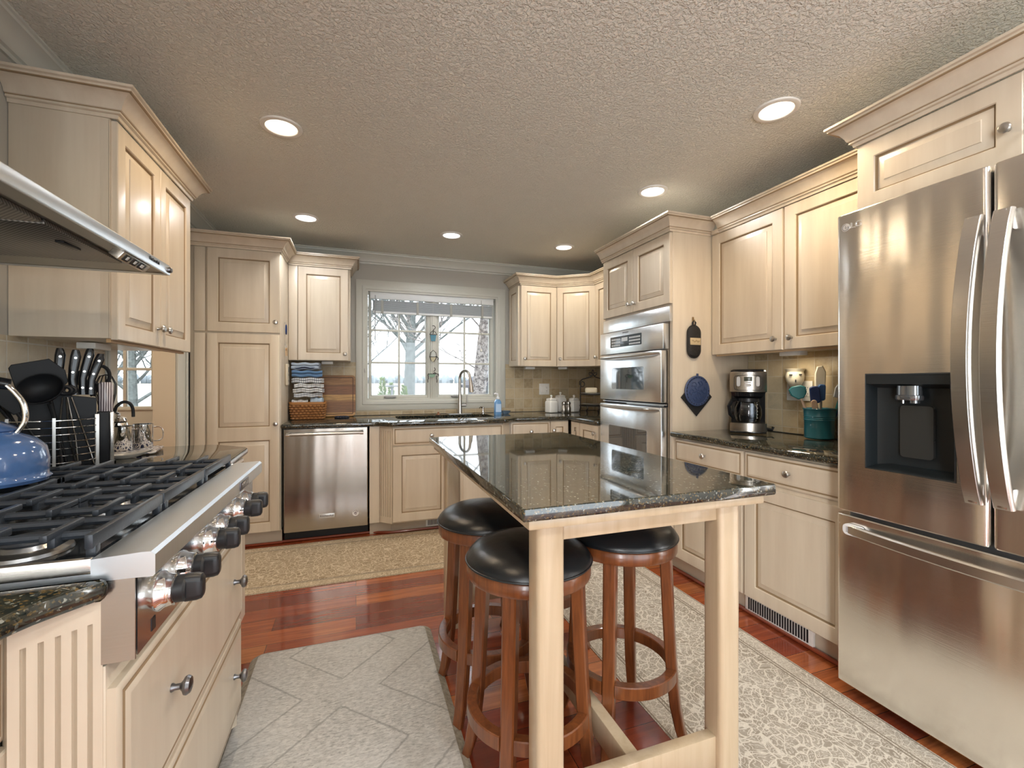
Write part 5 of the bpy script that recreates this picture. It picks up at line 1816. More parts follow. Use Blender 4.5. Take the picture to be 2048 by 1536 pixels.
PH = thing('wall_phone_cradle', 'cream remote handset mounted on the pantry side above the basket', 'handset', (-.525, 3.93, 1.27))
m = MB(); m.box(0, -.045, -.085, .020, .045, .085, .008, 3); m.build('body', M('cream_plastic', (0.62, 0.55, 0.42), 0.4), PH)
m = MB(); m.box(.0195, -.02, .02, .0215, .02, .06); m.box(.0195, -.012, -.01, .0215, .012, .004); m.box(.0195, -.012, -.055, .0215, .012, -.04); m.build('screen', M('lcd_grey', (0.12, 0.12, 0.10), 0.3), PH)
for nm, lab, z, matc, kind in (('carabiner', 'blue carabiner clip hanging on a hook on the pantry side', 1.60, M('blue_anodised', (0.02, 0.05, 0.20), 0.3, .8), 0), ('key_bunch', 'brass keys hanging on a hook below the blue carabiner', 1.43, M('brass', (0.62, 0.38, 0.16), 0.3, 1), 1)):
    t = thing(nm, lab, 'keys', (-.525, 3.86, z))
    m = MB(); m.tube([(0, 0, .075), (.010, 0, .072), (.014, 0, .062), (.012, 0, .054), (.008, 0, .058)], .0022, 6); m.build('hook', NICKEL, t)
    m = MB()
    if kind == 0:
        m.tube([(.012 + .0, .016 * math.cos(a), .020 + .036 * math.sin(a)) for a in [2 * PI * k / 20 for k in range(20)]], .0045, 6, closed=True)
    else:
        for k, (dy, tl) in enumerate(((-.006, -.1), (.004, .12), (.0, .3))):
            Mk = Matrix.Translation((.010 + k * .004, dy, .050)) @ Matrix.Rotation(tl, 4, 'X')
            m.lathe([(0, -.001), (.012, -.001), (.012, .001), (0, .001)], n=14, mat=Mk @ Matrix.Translation((0, 0, -.014)) @ Matrix.Rotation(R(90), 4, 'Y'))
            m.box(-.001, -.004, -.066, .001, .004, -.022, mat=Mk)
    m.build('clip' if kind == 0 else 'keys', matc, t)

# ------------------------------------------------------------------ right end of the back counter
for (x, y), s_, lab in (((1.882, 4.17), 1.0, 'white ceramic lidded canister, left of the three'), ((2.03, 4.27), 1.22, 'tallest white ceramic lidded canister, between two smaller ones'), ((2.155, 4.20), .98, 'white ceramic lidded canister nearest the iron plate rack')):
    t = thing('canister', lab, 'canister', (x, y, .90), 12, 'white lidded canisters')
    m = MB(); sq = lambda w_, z: [(a, b, z) for a, b in rrect(-w_, -w_, w_, w_, w_ * .28, 4)]
    h_ = .125 * s_
    m.loops([sq(.046, .0008), sq(.050, .006), sq(.050, h_ * .82), sq(.046, h_ * .93), sq(.036, h_)]); m.build('jar', CERAM, t)
    m = MB(); m.loops([sq(.038, h_), sq(.042, h_ + .004), sq(.040, h_ + .014), sq(.022, h_ + .024)]); m.lathe([(.008, h_ + .022), (.007, h_ + .03), (.013, h_ + .038), (.014, h_ + .045), (.008, h_ + .053), (0, h_ + .055)], n=16); m.build('lid', CERAM, t)
    if s_ > 1.1:
        m = MB(); m.box(.004, -.0515, .075, .040, -.0498, .105); part_label(m.build('tag', M('slate_tag', (0.05, 0.05, 0.06), 0.6), t), 'dark slate tag')
for (x, y), s_, lab in (((1.955, 4.03), 1.0, 'steel pepper mill in front of the white canisters, left of the pair'), ((2.02, 4.06), 1.05, 'steel salt mill behind the other steel mill')):
    t = thing('pepper_mill', lab, 'mill', (x, y, .90), 0, 'steel mills')
    m = MB(); m.lathe([(.024, .0008), (.026, .004), (.026, .05), (.020, .068), (.018, .08), (.023, .088)], n=22); m.build('body', NICKEL, t)
    m = MB(); m.lathe([(.023, .089), (.024, .100), (.016, .112), (.006, .116), (0, .117)], n=22); m.build('cap', NICKEL, t)

PRK = thing('plate_rack', 'black wrought iron two-tier plate rack beside the double oven', 'plate rack', (2.225, 3.93, .9012), -29)
WI = M('wrought_iron', (0.018, 0.013, 0.011), 0.55)
m = MB()
for sx in (-1, 1):
    m.tube([(sx * .125, .0, .0), (sx * .130, 0, .02), (sx * .122, 0, .05), (sx * .122, 0, .26)], .0055, 8)
    sp = [(sx * (.122 - .022 + .022 * math.cos(R(a))) , 0, .285 + .026 * math.sin(R(a))) for a in range(-60, 240, 25)]
    m.tube([(sx * .122, 0, .26)] + [(sx * (.104 + .026 * math.cos(R(a)) * (1 - (a + 300) / 900)), 0, .288 + .026 * math.sin(R(a))) for a in range(-300, 20, 25)][::1], .0045, 6)
    m.tube([(sx * .130, 0, .28), (sx * .128, 0, .315), (sx * .10, 0, .338), (sx * .05, 0, .352), (sx * .015, 0, .366), (sx * .004, 0, .385)], .0055, 8)
    m.tube([(sx * .006, 0, .372), (sx * .026, 0, .374), (sx * .038, 0, .388), (sx * .034, 0, .404), (sx * .020, 0, .404), (sx * .018, 0, .392)], .0045, 6)
    m.tube([(0, 0, .385), (sx * .010, 0, .405), (sx * .004, 0, .424), (0, 0, .43)], .0045, 6)
m.build('uprights', WI, PRK)
for zt in (.075, .185):
    m = MB(); m.tube([(.128 * math.cos(2 * PI * k / 36), .09 * math.sin(2 * PI * k / 36), zt) for k in range(36)], .005, 6, closed=True); m.build('plate_ring', WI, PRK)
for sx in (-.055, .055):
    m = MB(); m.tube([(sx, -.085, .072), (sx + .006, -.10, .05), (sx - .006, -.092, .03), (sx, -.085, .012), (sx, -.09, .001)], .007, 8); m.build('foot', WI, PRK)
for zt, lab in ((.081, 'white plate on the lower tier of the iron rack'), (.191, 'white plate on the upper tier of the iron rack')):
    t = thing('plate', lab, 'plate', (2.225, 3.93, .90 + zt), 0, 'white plates in the rack')
    m = MB(); m.lathe([(0, 0), (.07, 0), (.075, .002), (.125, .012), (.127, .014), (.122, .0145), (.07, .006), (0, .005)], n=40, sx=.98, sy=.85); m.build('dish', CERAM, t); t.rotation_euler = (0, 0, R(-29))
t = thing('butter_dish', 'cream covered butter dish on the upper plate', 'butter dish', (2.205, 3.925, 1.0975), -29)
m = MB(); m.box(-.068, -.034, 0, .068, .034, .006, .002); m.build('tray', CERAM, t)
m = MB(); m.box(-.060, -.028, .0065, .060, .028, .058, .016, 4); m.build('cover', M('cream_ceramic', (0.72, 0.66, 0.52), 0.25), t)


def outlet(name, label, c, rz, w_, h_, kinds, col=None):
    t = thing(name, label, 'outlet', c, rz)
    m = MB(); m.box(-w_ / 2, -.006, -h_ / 2, w_ / 2, 0, h_ / 2, .003); m.build('cover_plate', col or WHITEP, t)
    for x, k in kinds:
        m = MB(); m.box(x - .017, -.0085, -.034, x + .017, -.0055, .034, .002); d = m.build('rocker' if k == 's' else 'socket', WHITEP, t)
        if k == 'o':
            m = MB()
            for dz in (-.018, .018):
                for dx in (-.006, .006): m.box(x + dx - .0012, -.0092, dz - .003, x + dx + .0012, -.0084, dz + .006)
                m.box(x - .002, -.0092, dz - .011, x + .002, -.0084, dz - .007)
            m.build('slots', DARKGAP, d)
    return t


outlet('wall_outlet', 'white double plate with switch and outlet on tile above the canisters', (1.896, YB - .0125, 1.135), 0, .118, .118, ((-.026, 's'), (.026, 'o')))
outlet('wall_outlet', 'white outlet plate on the tan tile behind the wax warmer', (XR - .0125, 1.962, 1.160), -90, .165, .118, ((-.055, 'o'), (0.0, 's'), (.05, 'o')))
WW = thing('wax_warmer', 'cream ceramic plug-in wax warmer on the outlet beside the coffee maker', 'wax warmer', (XR - .062, 1.955, 1.175), -47)
m = MB()
m.lathe([(.018, .005), (.030, .015), (.046, .045), (.050, .075), (.045, .098), (.052, .112), (.055, .116), (.048, .117), (.030, .105), (0, .10)], n=32)
m.build('bowl', M('cream_glaze', (0.66, 0.60, 0.46), 0.3), WW)
m = MB()
for x, z in ((-.024, .080), (.024, .082)): m.box(x - .008, -.052, z - .003, x + .008, -.036, z + .003, .002)
m.box(-.003, -.050, .036, .003, -.036, .052, .001)
m.build('cut_outs', DARKGAP, WW)
m = MB(); m.box(-.020, -.018, -.035, .020, .018, .012, .006); m.lathe([(0, -.012), (.013, -.012), (.013, .012), (0, .012)], n=16, mat=Matrix.Translation((.032, -.004, -.02)) @ Matrix.Rotation(R(90), 4, 'X')); m.build('plug_base', WHITEP, WW)

# ------------------------------------------------------------------ coffee maker
CM = thing('coffee_maker', 'black and stainless drip coffee maker with glass carafe', 'coffee maker', (2.315, 2.150, .9005), -47)
m = MB(); m.box(-.098, -.10, .003, .098, .10, .012, .003); m.box(-.095, .02, .012, .095, .10, .245, .006); m.build('body', BLACKG, CM)
m = MB()
pf = [(.100, .100), (-.100, .100), (-.100, -.060)] + [(-.100 + .2 * k / 12, -.068 - .036 * math.sin(PI * (k + .8) / 13.6) ** .8) for k in range(13)] + [(.100, -.060)]
m.loops([[(x, y, z) for x, y in pf] for z in (.012, .062)]); m.build('base_band', M('coffee_steel', (0.50, 0.46, 0.41), 0.22, 1), CM)
m = MB()
m.loops([[(x, y, z) for x, y in inset(pf, i)] for z, i in ((.250, .004), (.253, 0), (.372, 0), (.375, .003))]); hd = m.build('brew_head', bpy.data.materials['coffee_steel'], CM)
m = MB(); m.loops([[(x, y, z) for x, y in inset(pf, i)] for z, i in ((.3755, .004), (.384, .006), (.390, .02))]); m.loops([[(x, y, z) for x, y in inset(pf, i)] for z, i in ((.225, .012), (.2495, .006))]); m.build('lid', BLACKG, CM)
m = MB(); m.tube([(x, -.106, z) for x, z in rrect(-.075, .262, .075, .352, .02, 5)], .0014, 6, closed=True); m.build('panel_outline', DARKGAP, hd)
m = MB(); m.box(-.022, -.1075, .318, .022, -.1045, .344, .002); m.build('clock_display', M('lcd_green', (0.05, 0.06, 0.045), 0.2), hd)
m = MB()
for x in (-.052, .052): m.loops([[(a, y, b) for a, b in rrect(x - .010, .286, x + .010, .345, .0095, 5)] for y in (-.108, -.104)])
m.loops([[(a, y, b) for a, b in rrect(-.018, .284, .018, .302, .0085, 5)] for y in (-.108, -.104)])
m.loops([[(a, y, b) for a, b in rrect(-.018, .305, .018, .314, .003, 3)] for y in (-.1075, -.104)])
m.build('button', M('silver_button', (0.42, 0.42, 0.42), 0.4), hd)
text('Cuisinart', .017, (0, -.1058, .361), M('print_grey', (0.25, 0.22, 0.2), 0.5), hd)
m = MB()
m.lathe([(0, .066), (.060, .066), (.066, .072), (.076, .11), (.074, .15), (.060, .185), (.056, .198), (.054, .198), (.058, .185), (.072, .15), (.074, .11), (.064, .075), (0, .070)], (0, -.035, 0), 36); CF = m.build('carafe', CARAFE, CM)
m = MB(); m.lathe([(.058, .190), (.060, .192), (.060, .212), (.04, .222), (0, .224)], (0, -.035, 0), 30); m.build('carafe_lid', BLACKP, CF)
m = MB(); m.tube([(-.055, -.060, .205), (-.088, -.085, .200), (-.105, -.098, .165), (-.100, -.095, .115), (-.075, -.078, .085)], [.011, .012, .011, .010, .008], 8); m.build('carafe_handle', BLACKG, CF)
m = MB()
for k in range(10): m.box(.045, -.0975 + .0, .095 + k * .010, .052 - .003 * (k % 2), -.0965, .0975 + k * .010)
m.build('cup_scale', WHITEP, CF)
m = MB(); m.tube([(.100, .07, .02), (.135, .08, .012), (.14, .085, .03)], .008, 8); m.build('power_cord', BLACKP, CM)

# ------------------------------------------------------------------ teal crock with spatulas
CK = thing('utensil_crock', 'teal ceramic crock of spatulas beside the refrigerator', 'crock', (2.425, 1.775, .9005))
m = MB(); m.lathe([(0, .0005), (.066, .0005), (.072, .006), (.074, .10), (.0765, .104), (.074, .109), (.0765, .113), (.074, .118), (.0765, .122), (.075, .13), (.077, .158), (.081, .164), (.080, .168), (.074, .166), (.069, .15), (.066, .012), (0, .010)], n=44)
m.build('jar', M('teal_glaze', (0.025, 0.165, 0.22), 0.14, coat=.6), CK)


def utensil(name, label, cat, base, tip, head, hmat, hr=.006, handle_mat=None, group=None, up=None, rz=0):
    """stick from base to tip (both local to the thing at base) with a head outline extruded across the stick"""
    t = thing(name, label, cat, base, rz, group)
    tip = Vector(tip); d = tip.normalized()
    side = Vector(up) if up else Vector((1, 0, 0))
    side = (side - d * side.dot(d)).normalized(); nrm = d.cross(side)
    m = MB(); m.tube([(0, 0, 0), tip * .5, tip], [hr * .8, hr, hr * .9], 8); m.build('handle', handle_mat or hmat, t)
    if head:
        outline, th = head
        m = MB(); q = inset(outline, th * .5)
        cv = lambda s, u: .0
        m.loops([[tip + side * s + d * u + nrm * o_ for s, u in pl] for pl, o_ in ((q, -th), (outline, -th * .5), (outline, th * .5), (q, th))])
        m.build('head', hmat, t)
    return t


spat = lambda w_, h_, r_=.012: rrect(-w_, -.01, w_, h_, r_, 4)
TEAL = M('teal_silicone', (0.012, 0.15, 0.15), 0.5); NAVY = M('navy_silicone', (0.018, 0.045, 0.17), 0.5); CRS = M('cream_silicone', (0.66, 0.60, 0.47), 0.5); GRS = M('grey_silicone', (0.42, 0.44, 0.46), 0.5); BEECH = M('pale_wood', (0.66, 0.47, 0.33), 0.5); BLUE2 = M('mid_blue_silicone', (0.03, 0.10, 0.27), 0.5)
gx, gy, gz = 2.425, 1.775, .920
VR = (.68, -.73, 0)
utensil('spoon_spatula', 'teal silicone spoon with a wooden handle leaning left in the crock', 'spatula', (gx - .01, gy + .012, gz), (-.045, .055, .205), ([(-.014, -.006), (.014, -.006), (.038, .022), (.040, .050), (.022, .068), (-.022, .072), (-.042, .060), (-.040, .024)], .010), TEAL, .006, BEECH, 'spatulas in the crock', VR)
utensil('spoon_spatula', 'pale wooden handle end standing in the crock', 'spatula', (gx - .025, gy - .025, gz), (-.014, .02, .150), (rrect(-.014, -.01, .014, .045, .013, 4), .006), BEECH, .008, BEECH, 'spatulas in the crock', VR)
utensil('spatula', 'navy silicone scraper in the middle of the crock', 'spatula', (gx + .0, gy + .0, gz), (-.012, .012, .185), (spat(.024, .085, .016), .009), NAVY, .005, NICKEL, 'spatulas in the crock', VR)
utensil('spatula', 'mid blue silicone scraper beside the navy one', 'spatula', (gx + .02, gy + .01, gz), (.002, -.006, .200), (spat(.018, .080, .012), .010), BLUE2, .005, NICKEL, 'spatulas in the crock', VR)
utensil('spatula', 'tall cream silicone spatula standing at the back of the crock', 'spatula', (gx + .03, gy + .02, gz), (.004, .0, .250), ([(-.024, -.02), (.024, -.02), (.026, .10), (.010, .135), (-.016, .130), (-.026, .09)], .009), CRS, .006, CRS, 'spatulas in the crock', VR)
utensil('spatula', 'pale grey wide turner leaning right in the crock', 'spatula', (gx + .012, gy - .04, gz), (.034, -.042, .215), ([(-.030, -.01), (.030, -.01), (.034, .075), (.022, .11), (-.012, .105), (-.034, .04)], .007), GRS, .007, TEAL, 'spatulas in the crock', VR)
utensil('spatula', 'dark blue handle leaning right behind the grey turner', 'spatula', (gx + .03, gy - .03, gz), (.036, -.035, .19), None, NAVY, .010, NAVY, 'spatulas in the crock', VR)

# ------------------------------------------------------------------ hung on the oven tower's side
YT = 2.3375
PT = thing('pot_holder', 'black quilted pan-handle holder hanging on the oven tower side', 'pot holder', (2.052, YT - .002, 1.37))
m = MB()
pl = rrect(-.050, 0, .050, .205, .048, 8)
m.loops([[(x, y, z) for x, z in inset(pl, i)] for y, i in ((-.001, .004), (-.006, 0), (-.016, .002), (-.022, .014))]); m.build('pad', M('black_quilt', (0.018, 0.016, 0.014), 0.7, bmp=(60, .6, .01)), PT, smooth=60)
m = MB(); m.tube([(x, -.010, z) for x, z in inset(pl, -.001)], .0045, 6, closed=True); m.tube([(-.008, -.010, .203), (-.012, -.012, .225), (0, -.012, .238), (.012, -.012, .225), (.008, -.010, .203)], .005, 6); m.build('binding', M('black_braid', (0.02, 0.018, 0.016), 0.8), PT)
m = MB(); m.box(-.040, -.0262, .080, .040, -.0205, .125, .001); tg = m.build('cloth_label', M('tan_cloth', (0.56, 0.44, 0.26), 0.8), PT)
m = MB(); m.tube([(-.030 + k * .0030, -.0268, .104 + .007 * math.sin(k * 1.9) + .003 * math.sin(k * .7)) for k in range(21)], .0009, 5); m.build('script_mark', M('brown_thread', (0.20, 0.12, 0.05), 0.8), tg)
m = MB(); m.box(-.006, -.006, .205, .006, .0, .262, .002); m.tube([(0, -.004, .235), (0, -.016, .231), (0, -.017, .243)], .003, 6); m.build('hook', M('brass_hook', (0.38, 0.27, 0.14), 0.35, 1), PT)
BD = thing('pot_pad', 'black square pad hung cornerwise behind the blue trivet', 'pot holder', (2.078, YT - .002, .99))
m = MB(); pl = [(0, 0), (.125, .125), (0, .25), (-.125, .125)]; m.loops([[(x, y, z) for x, z in inset(pl, i)] for y, i in ((-.0005, .002), (-.004, 0), (-.008, .003))]); m.build('pad', M('black_felt', (0.014, 0.014, 0.014), 0.8), BD)
TV = thing('trivet', 'round blue embossed trivet hanging on the oven tower side', 'trivet', (2.074, YT - .0115, 1.155))
ENB = M('blue_enamel', (0.05, 0.075, 0.16), 0.4)
RX = Matrix.Rotation(R(90), 4, 'X')
m = MB(); m.lathe([(0, 0), (.092, 0), (.098, .003), (.098, .009), (.093, .012), (.080, .009), (.078, .010), (0, .011)], n=48, mat=RX); tb = m.build('disc', ENB, TV)
m = MB()
rnd = random.Random(8)
for k in range(6):
    a0 = 2 * PI * k / 6
    pts = [(r_ * math.cos(a0 + s_), -.012, r_ * math.sin(a0 + s_)) for r_, s_ in ((.010, 0), (.025, .35), (.042, .1), (.058, .45), (.068, .15), (.060, -.15), (.046, -.25), (.030, -.05))]
    m.tube(pts, .0028, 6)
m.tube([(.008 * math.cos(2 * PI * k / 12), -.012, .008 * math.sin(2 * PI * k / 12)) for k in range(12)], .003, 6, closed=True)
m.build('vine_relief', ENB, tb)
m = MB()
for k in range(26):
    a = 2 * PI * k / 26
    if 0.2 < (a % (2 * PI)) < 0.5: continue
    m.box(-.0045, -.0135, -.0018, .0045, -.0105, .0018, mat=Matrix.Translation((.087 * math.cos(a), 0, .087 * math.sin(a))) @ Matrix.Rotation(-a + PI / 2, 4, 'Y'))
m.build('slots', DARKGAP, tb)
m = MB(); m.box(-.006, -.012, .096, .006, -.002, .112, .002); m.build('hang_tab', ENB, TV)

# ------------------------------------------------------------------ under-cabinet lamps
for c, s_, rz, lab in (((-.235, 4.21, 1.378), (.09, .06), 0, 'under the pale cabinet left of the window'), ((1.66, 4.22, 1.352), (.10, .06), 0, 'under the corner cabinet, nearer the window'), ((2.00, 4.14, 1.352), (.09, .06), -40, 'under the corner cabinet, nearer the oven'), ((2.36, 1.88, 1.376), (.06, .13), 0, 'under the right wall cabinet above the outlet'), ((-.985, 2.23, 1.355), (.06, .12), 0, 'under the left wall cabinet beyond the hood')):
    t = thing('cabinet_lamp', 'small white lamp box ' + lab, 'cabinet lamp', c, rz, 'under-cabinet lamps')
    m = MB(); m.box(-s_[0] / 2, -s_[1] / 2, -.012, s_[0] / 2, s_[1] / 2, .0125, .003); m.build('box', WHITEP, t)
    if 'right wall' not in lab: continue
    l = bpy.data.lights.new('strip_light', 'AREA'); l.shape = 'RECTANGLE'; l.size = s_[0] * .8; l.size_y = s_[1] * .8; l.energy = .7; l.color = (1.0, .86, .66)
    lo = bpy.data.objects.new('strip_light', l); COL.objects.link(lo); lo.parent = t; lo.location = (0, 0, -.014)

# ------------------------------------------------------------------ kettle on the range
KT = thing('kettle', 'blue enamel kettle on the rangetop at the left edge', 'kettle', (-.845, 1.42, .9685), 20)
KB = M('blue_speckled_enamel', (0.055, 0.12, 0.28), 0.12, coat=.7, var=(60, .08))
m = MB(); m.lathe([(0, .0005), (.100, .0005), (.118, .004), (.122, .012), (.116, .018), (.117, .030), (.118, .055), (.112, .085), (.092, .108), (.062, .122), (.060, .126), (0, .126)], n=56); m.build('body', KB, KT, smooth=50)
m = MB(); m.lathe([(.060, .1265), (.064, .130), (.058, .138), (.035, .150), (.016, .156), (.010, .158), (.012, .170), (.018, .178), (.012, .188), (0, .190)], n=40); part_label(m.build('lid', KB, KT, smooth=50), 'blue enamel lid with knob')
for pts in ([(.056, .0, .116), (.074, .0, .150), (.072, .0, .190), (.058, .0, .220), (.044, .0, .238)], [(-.070, .0, .112), (-.090, .0, .150), (-.086, .0, .195), (-.070, .0, .222)]):
    m = MB(); m.tube(smooth(pts, 5), .0055, 10, flat=(1, 3.0), up=(1, 0, 0)); m.build('handle_bracket', CHROME, KT)
m = MB(); m.tube([(-.075, .0, .222), (-.04, .0, .240), (-.01, .0, .246), (.02, .0, .246), (.048, .0, .240)], [.013, .016, .017, .016, .014], 14); m.build('grip', BLACKG, KT)
m = MB(); m.tube([(-.08, -.04, .07), (-.125, -.062, .10), (-.150, -.075, .135)], [.022, .016, .012], 14); m.build('spout', KB, KT)

# ------------------------------------------------------------------ utensil carousel beyond the range
RZC = 25.5
CX, CY, CZ = -.978, 1.968, .9005
CAR = thing('utensil_carousel', 'black knife block carousel with a wire basket on the far left counter', 'utensil holder', (CX, CY, CZ), RZC)
cM = Matrix.Translation((CX, CY, CZ)) @ Matrix.Rotation(R(RZC), 4, 'Z')
m = MB(); m.lathe([(0, .0005), (.110, .0005), (.126, .006), (.128, .014), (.122, .018), (0, .018)], n=48); m.build('turntable', M('carousel_grey', (0.10, 0.105, 0.11), 0.3, .6), CAR)
m = MB()
m.loops([[(-.085, y, .0185), (.105, y, .0185), (.105, y, .255), (-.02, y, .275), (-.085, y, .275)] for y in (-.005, .085)]); m.build('knife_block', M('black_block', (0.007, 0.008, 0.010), 0.45, spec=.3), CAR)
m = MB()
for k in range(7):
    z = .045 + k * .0235
    m.tube([(-.110 * math.cos(PI * j / 20) , -.006 - .092 * math.sin(PI * j / 20) ** .8 if 0 < j < 20 else -.006, z) for j in range(21)], .0018, 6)
m.build('wire_basket', CHROME, CAR)
for a in (0.10, .5, .90):
    m = MB()
    x_ = -.112 * math.cos(PI * a); y_ = -.008 - .094 * math.sin(PI * a) ** .8
    m.box(x_ - .004, y_ - .002, .018, x_ + .004, y_ + .002, .195)
    if a > .8: m.box(.100, -.030, .018, .112, -.006, .200, .001)
    m.build('basket_strut', NICKEL, CAR)
m = MB(); m.box(.108, -.002, .0185, .140, .055, .205, .002); m.build('side_pocket', bpy.data.materials['black_block'], CAR)
m = MB(); m.box(.1405, -.004, .0185, .153, .055, .205, .003); m.build('side_panel', M('steel_panel', (0.55, 0.53, 0.50), 0.25, 1), CAR)
m = MB(); m.lathe([(0, .019), (.10, .019), (.10, .024), (0, .024)], (0, -.02, 0), 32, sx=.95, sy=.7); m.build('basket_floor', BLACKP, CAR)
NYL = M('black_nylon', (0.007, 0.008, 0.010), 0.5, spec=.3)


def cut(name, label, cat, base, tip, head, mat=NYL, hr=.005, hmat=None, up=(1, 0, 0)):
    w_ = cM @ Vector(base)
    return utensil(name, label, cat, w_, tip, head, mat, hr, hmat, 'utensils in the carousel', up, RZC)


cut('turner', 'wide black nylon turner, tallest in the wire basket', 'kitchen utensil', (.030, -.045, .026), (-.050, .010, .290), ([(-.058, -.030), (.030, -.036), (.052, -.010), (.052, .030), (.020, .074), (-.068, .066), (-.076, .055), (-.072, -.012)], .004), up=(1, 0, -.05))
cut('slotted_turner', 'black slotted turner leaning furthest left', 'kitchen utensil', (-.010, -.050, .026), (-.135, .02, .245), ([(-.020, -.02), (.020, -.02), (.034, .03), (.034, .105), (.018, .118), (-.018, .118), (-.034, .105), (-.034, .03)], .003), up=(1, .3, .2))
cut('spaghetti_server', 'black serving fork with a ragged end at the far left', 'kitchen utensil', (-.03, -.04, .026), (-.11, .05, .27), ([(-.012, -.02), (.012, -.02), (.024, .02), (.024, .075), (.014, .06), (.006, .08), (0, .06), (-.008, .08), (-.014, .06), (-.024, .075), (-.024, .02)], .005), up=(1, 0, .3))
cut('spoon', 'black nylon spoon leaning left in front of the slotted turner', 'kitchen utensil', (.005, -.065, .026), (-.095, -.01, .205), ([(-.010, -.02), (.010, -.02), (.026, .03), (.028, .06), (.016, .095), (-.016, .095), (-.028, .06), (-.026, .03)], .005), up=(1, .1, .4))
# ladle with a real bowl
w_ = cM @ Vector((.020, -.075, .026))
LD = thing('ladle', 'black nylon ladle hanging over the front of the wire basket', 'kitchen utensil', w_, RZC, 'utensils in the carousel')
m = MB(); m.tube([(0, 0, 0), (-.010, .012, .09), (-.022, .016, .180), (-.030, .010, .215)], [.005, .0055, .006, .007], 8); m.build('handle', NYL, LD)
Ml = Matrix.Translation((-.050, -.008, .262)) @ Matrix.Rotation(R(-28), 4, 'Y') @ Matrix.Rotation(R(62), 4, 'X')
m = MB(); m.lathe([(0, -.036), (.022, -.032), (.040, -.018), (.050, .004), (.052, .012), (.049, .012), (.046, .004), (.037, -.014), (.02, -.027), (0, -.031)], n=36, sx=1.15, mat=Ml); m.build('bowl', NYL, LD, smooth=60)
for k, (bx_, tx, lab) in enumerate(((.030, .028, 'steel tongs standing at the middle of the wire basket'), (.070, .040, 'second steel tongs right of the other pair'))):
    w_ = cM @ Vector((bx_ + .005, -.060 + .018 * k, .026))
    t = thing('tongs', lab, 'tongs', w_, RZC, 'utensils in the carousel')
    top = Vector((-.010 + .0 * k - .03 * k, .020, .245))
    m = MB()
    for s_ in (-1, 1): m.tube([Vector((s_ * .022, 0, .0)), Vector((s_ * .020 + top.x * .5, top.y * .4, .10)), top + Vector((s_ * .006, 0, -.01))], [.006, .006, .005], 8, flat=(.5, 1.3))
    m.build('arms', NICKEL, t)
    m = MB(); m.tube([top + Vector((.015 * math.cos(2 * PI * j / 14), 0, .014 + .013 * math.sin(2 * PI * j / 14))) for j in range(14)], .006, 8, closed=True); m.build('hanging_loop', BLACKP, t)
RIV = NICKEL
for k, (bx_, by_, ln, tx, ty, lab) in enumerate(((.018, .030, .165, -.012, .01, 'black riveted knife handle rising behind the turner'), (.050, .022, .160, -.004, .0, 'long black riveted knife handle left of the tall pair'), (.072, .045, .168, .012, .006, 'tall black riveted knife handle in the middle of the block'), (.092, .030, .150, .020, .010, 'slimmer black knife handle beside the scissors'))):
    w_ = cM @ Vector((bx_, by_, .2565 if bx_ > .1 else .262))
    t = thing('kitchen_knife', lab, 'knife', w_ + Vector((0, 0, .006)), RZC, 'utensils in the carousel')
    m = MB()
    ls = []
    for f, wd_ in ((0, .013), (.08, .012), (.35, .0115), (.6, .0135), (.85, .0145), (.96, .011), (1, .005)):
        c_ = Vector((tx * f - .006 * math.sin(f * 5), ty * f, ln * f))
        ls.append([c_ + Vector((x, y, 0)) for x, y in rrect(-wd_, -.0085, wd_, .0085, .0075, 4)] if wd_ > .0078 else [c_ + Vector((x, y, 0)) for x, y in rrect(-.0085, -.0085, .0085, .0085, .0075, 4)])
    m.loops(ls); hd = m.build('handle', BLACKG, t, smooth=60)
    m = MB()
    for f in (.15, .5, .82): m.lathe([(0, .0), (.0042, 0), (.0042, .0012), (0, .0016)], n=12, mat=Matrix.Translation((tx * f - .006 * math.sin(f * 5), ty * f - .0085, ln * f)) @ RX)
    m.build('rivet', RIV, hd)
w_ = cM @ Vector((.098, .070, .262))
t = thing('scissors', 'black handled kitchen scissors at the right of the knife block', 'scissors', w_, RZC, 'utensils in the carousel')
m = MB(); m.tube([(.022 + .024 * math.cos(2 * PI * j / 20), 0, .075 + .036 * math.sin(2 * PI * j / 20)) for j in range(20)], .006, 8, closed=True); m.tube([(-.024 + .018 * math.cos(2 * PI * j / 20), 0, .065 + .028 * math.sin(2 * PI * j / 20)) for j in range(20)], .006, 8, closed=True); m.tube([(.016, 0, .042), (.0, 0, .0)], .007, 8); m.tube([(-.016, 0, .042), (.0, 0, .0)], .007, 8); m.build('loops', NYL, t)
stp, n_, p_, o_ = nt('striped_enamel')
wv_ = nd(n_, 'ShaderNodeTexWave', bands_direction='X'); wv_.inputs['Scale'].default_value = 46; wv_.inputs['Distortion'].default_value = 2.2; wv_.inputs['Detail Scale'].default_value = .8
L(n_, coords(n_, (1, 1, .35)), wv_.inputs['Vector'])
L(n_, ramp(n_, wv_.outputs['Fac'], [(.42, (0.10, 0.07, 0.08)), (.56, (0.72, 0.66, 0.66))]), p_.inputs['Base Color']); p_.inputs['Roughness'].default_value = .25
w_ = cM @ Vector((.131, .026, .2065))
t = thing('striped_grinder', 'wavy striped cylinder standing at the right of the knife block', 'grinder', w_, RZC, 'utensils in the carousel')
m = MB(); m.lathe([(0, .0), (.019, .0), (.021, .004), (.022, .05), (.021, .098), (.016, .106), (0, .107)], n=28); m.build('body', stp, t)
w_ = cM @ Vector((.135, .115, .0))
t = thing('whisk', 'wire whisk standing behind the striped cylinder', 'whisk', (w_.x, w_.y, .9008), RZC, 'utensils in the carousel')
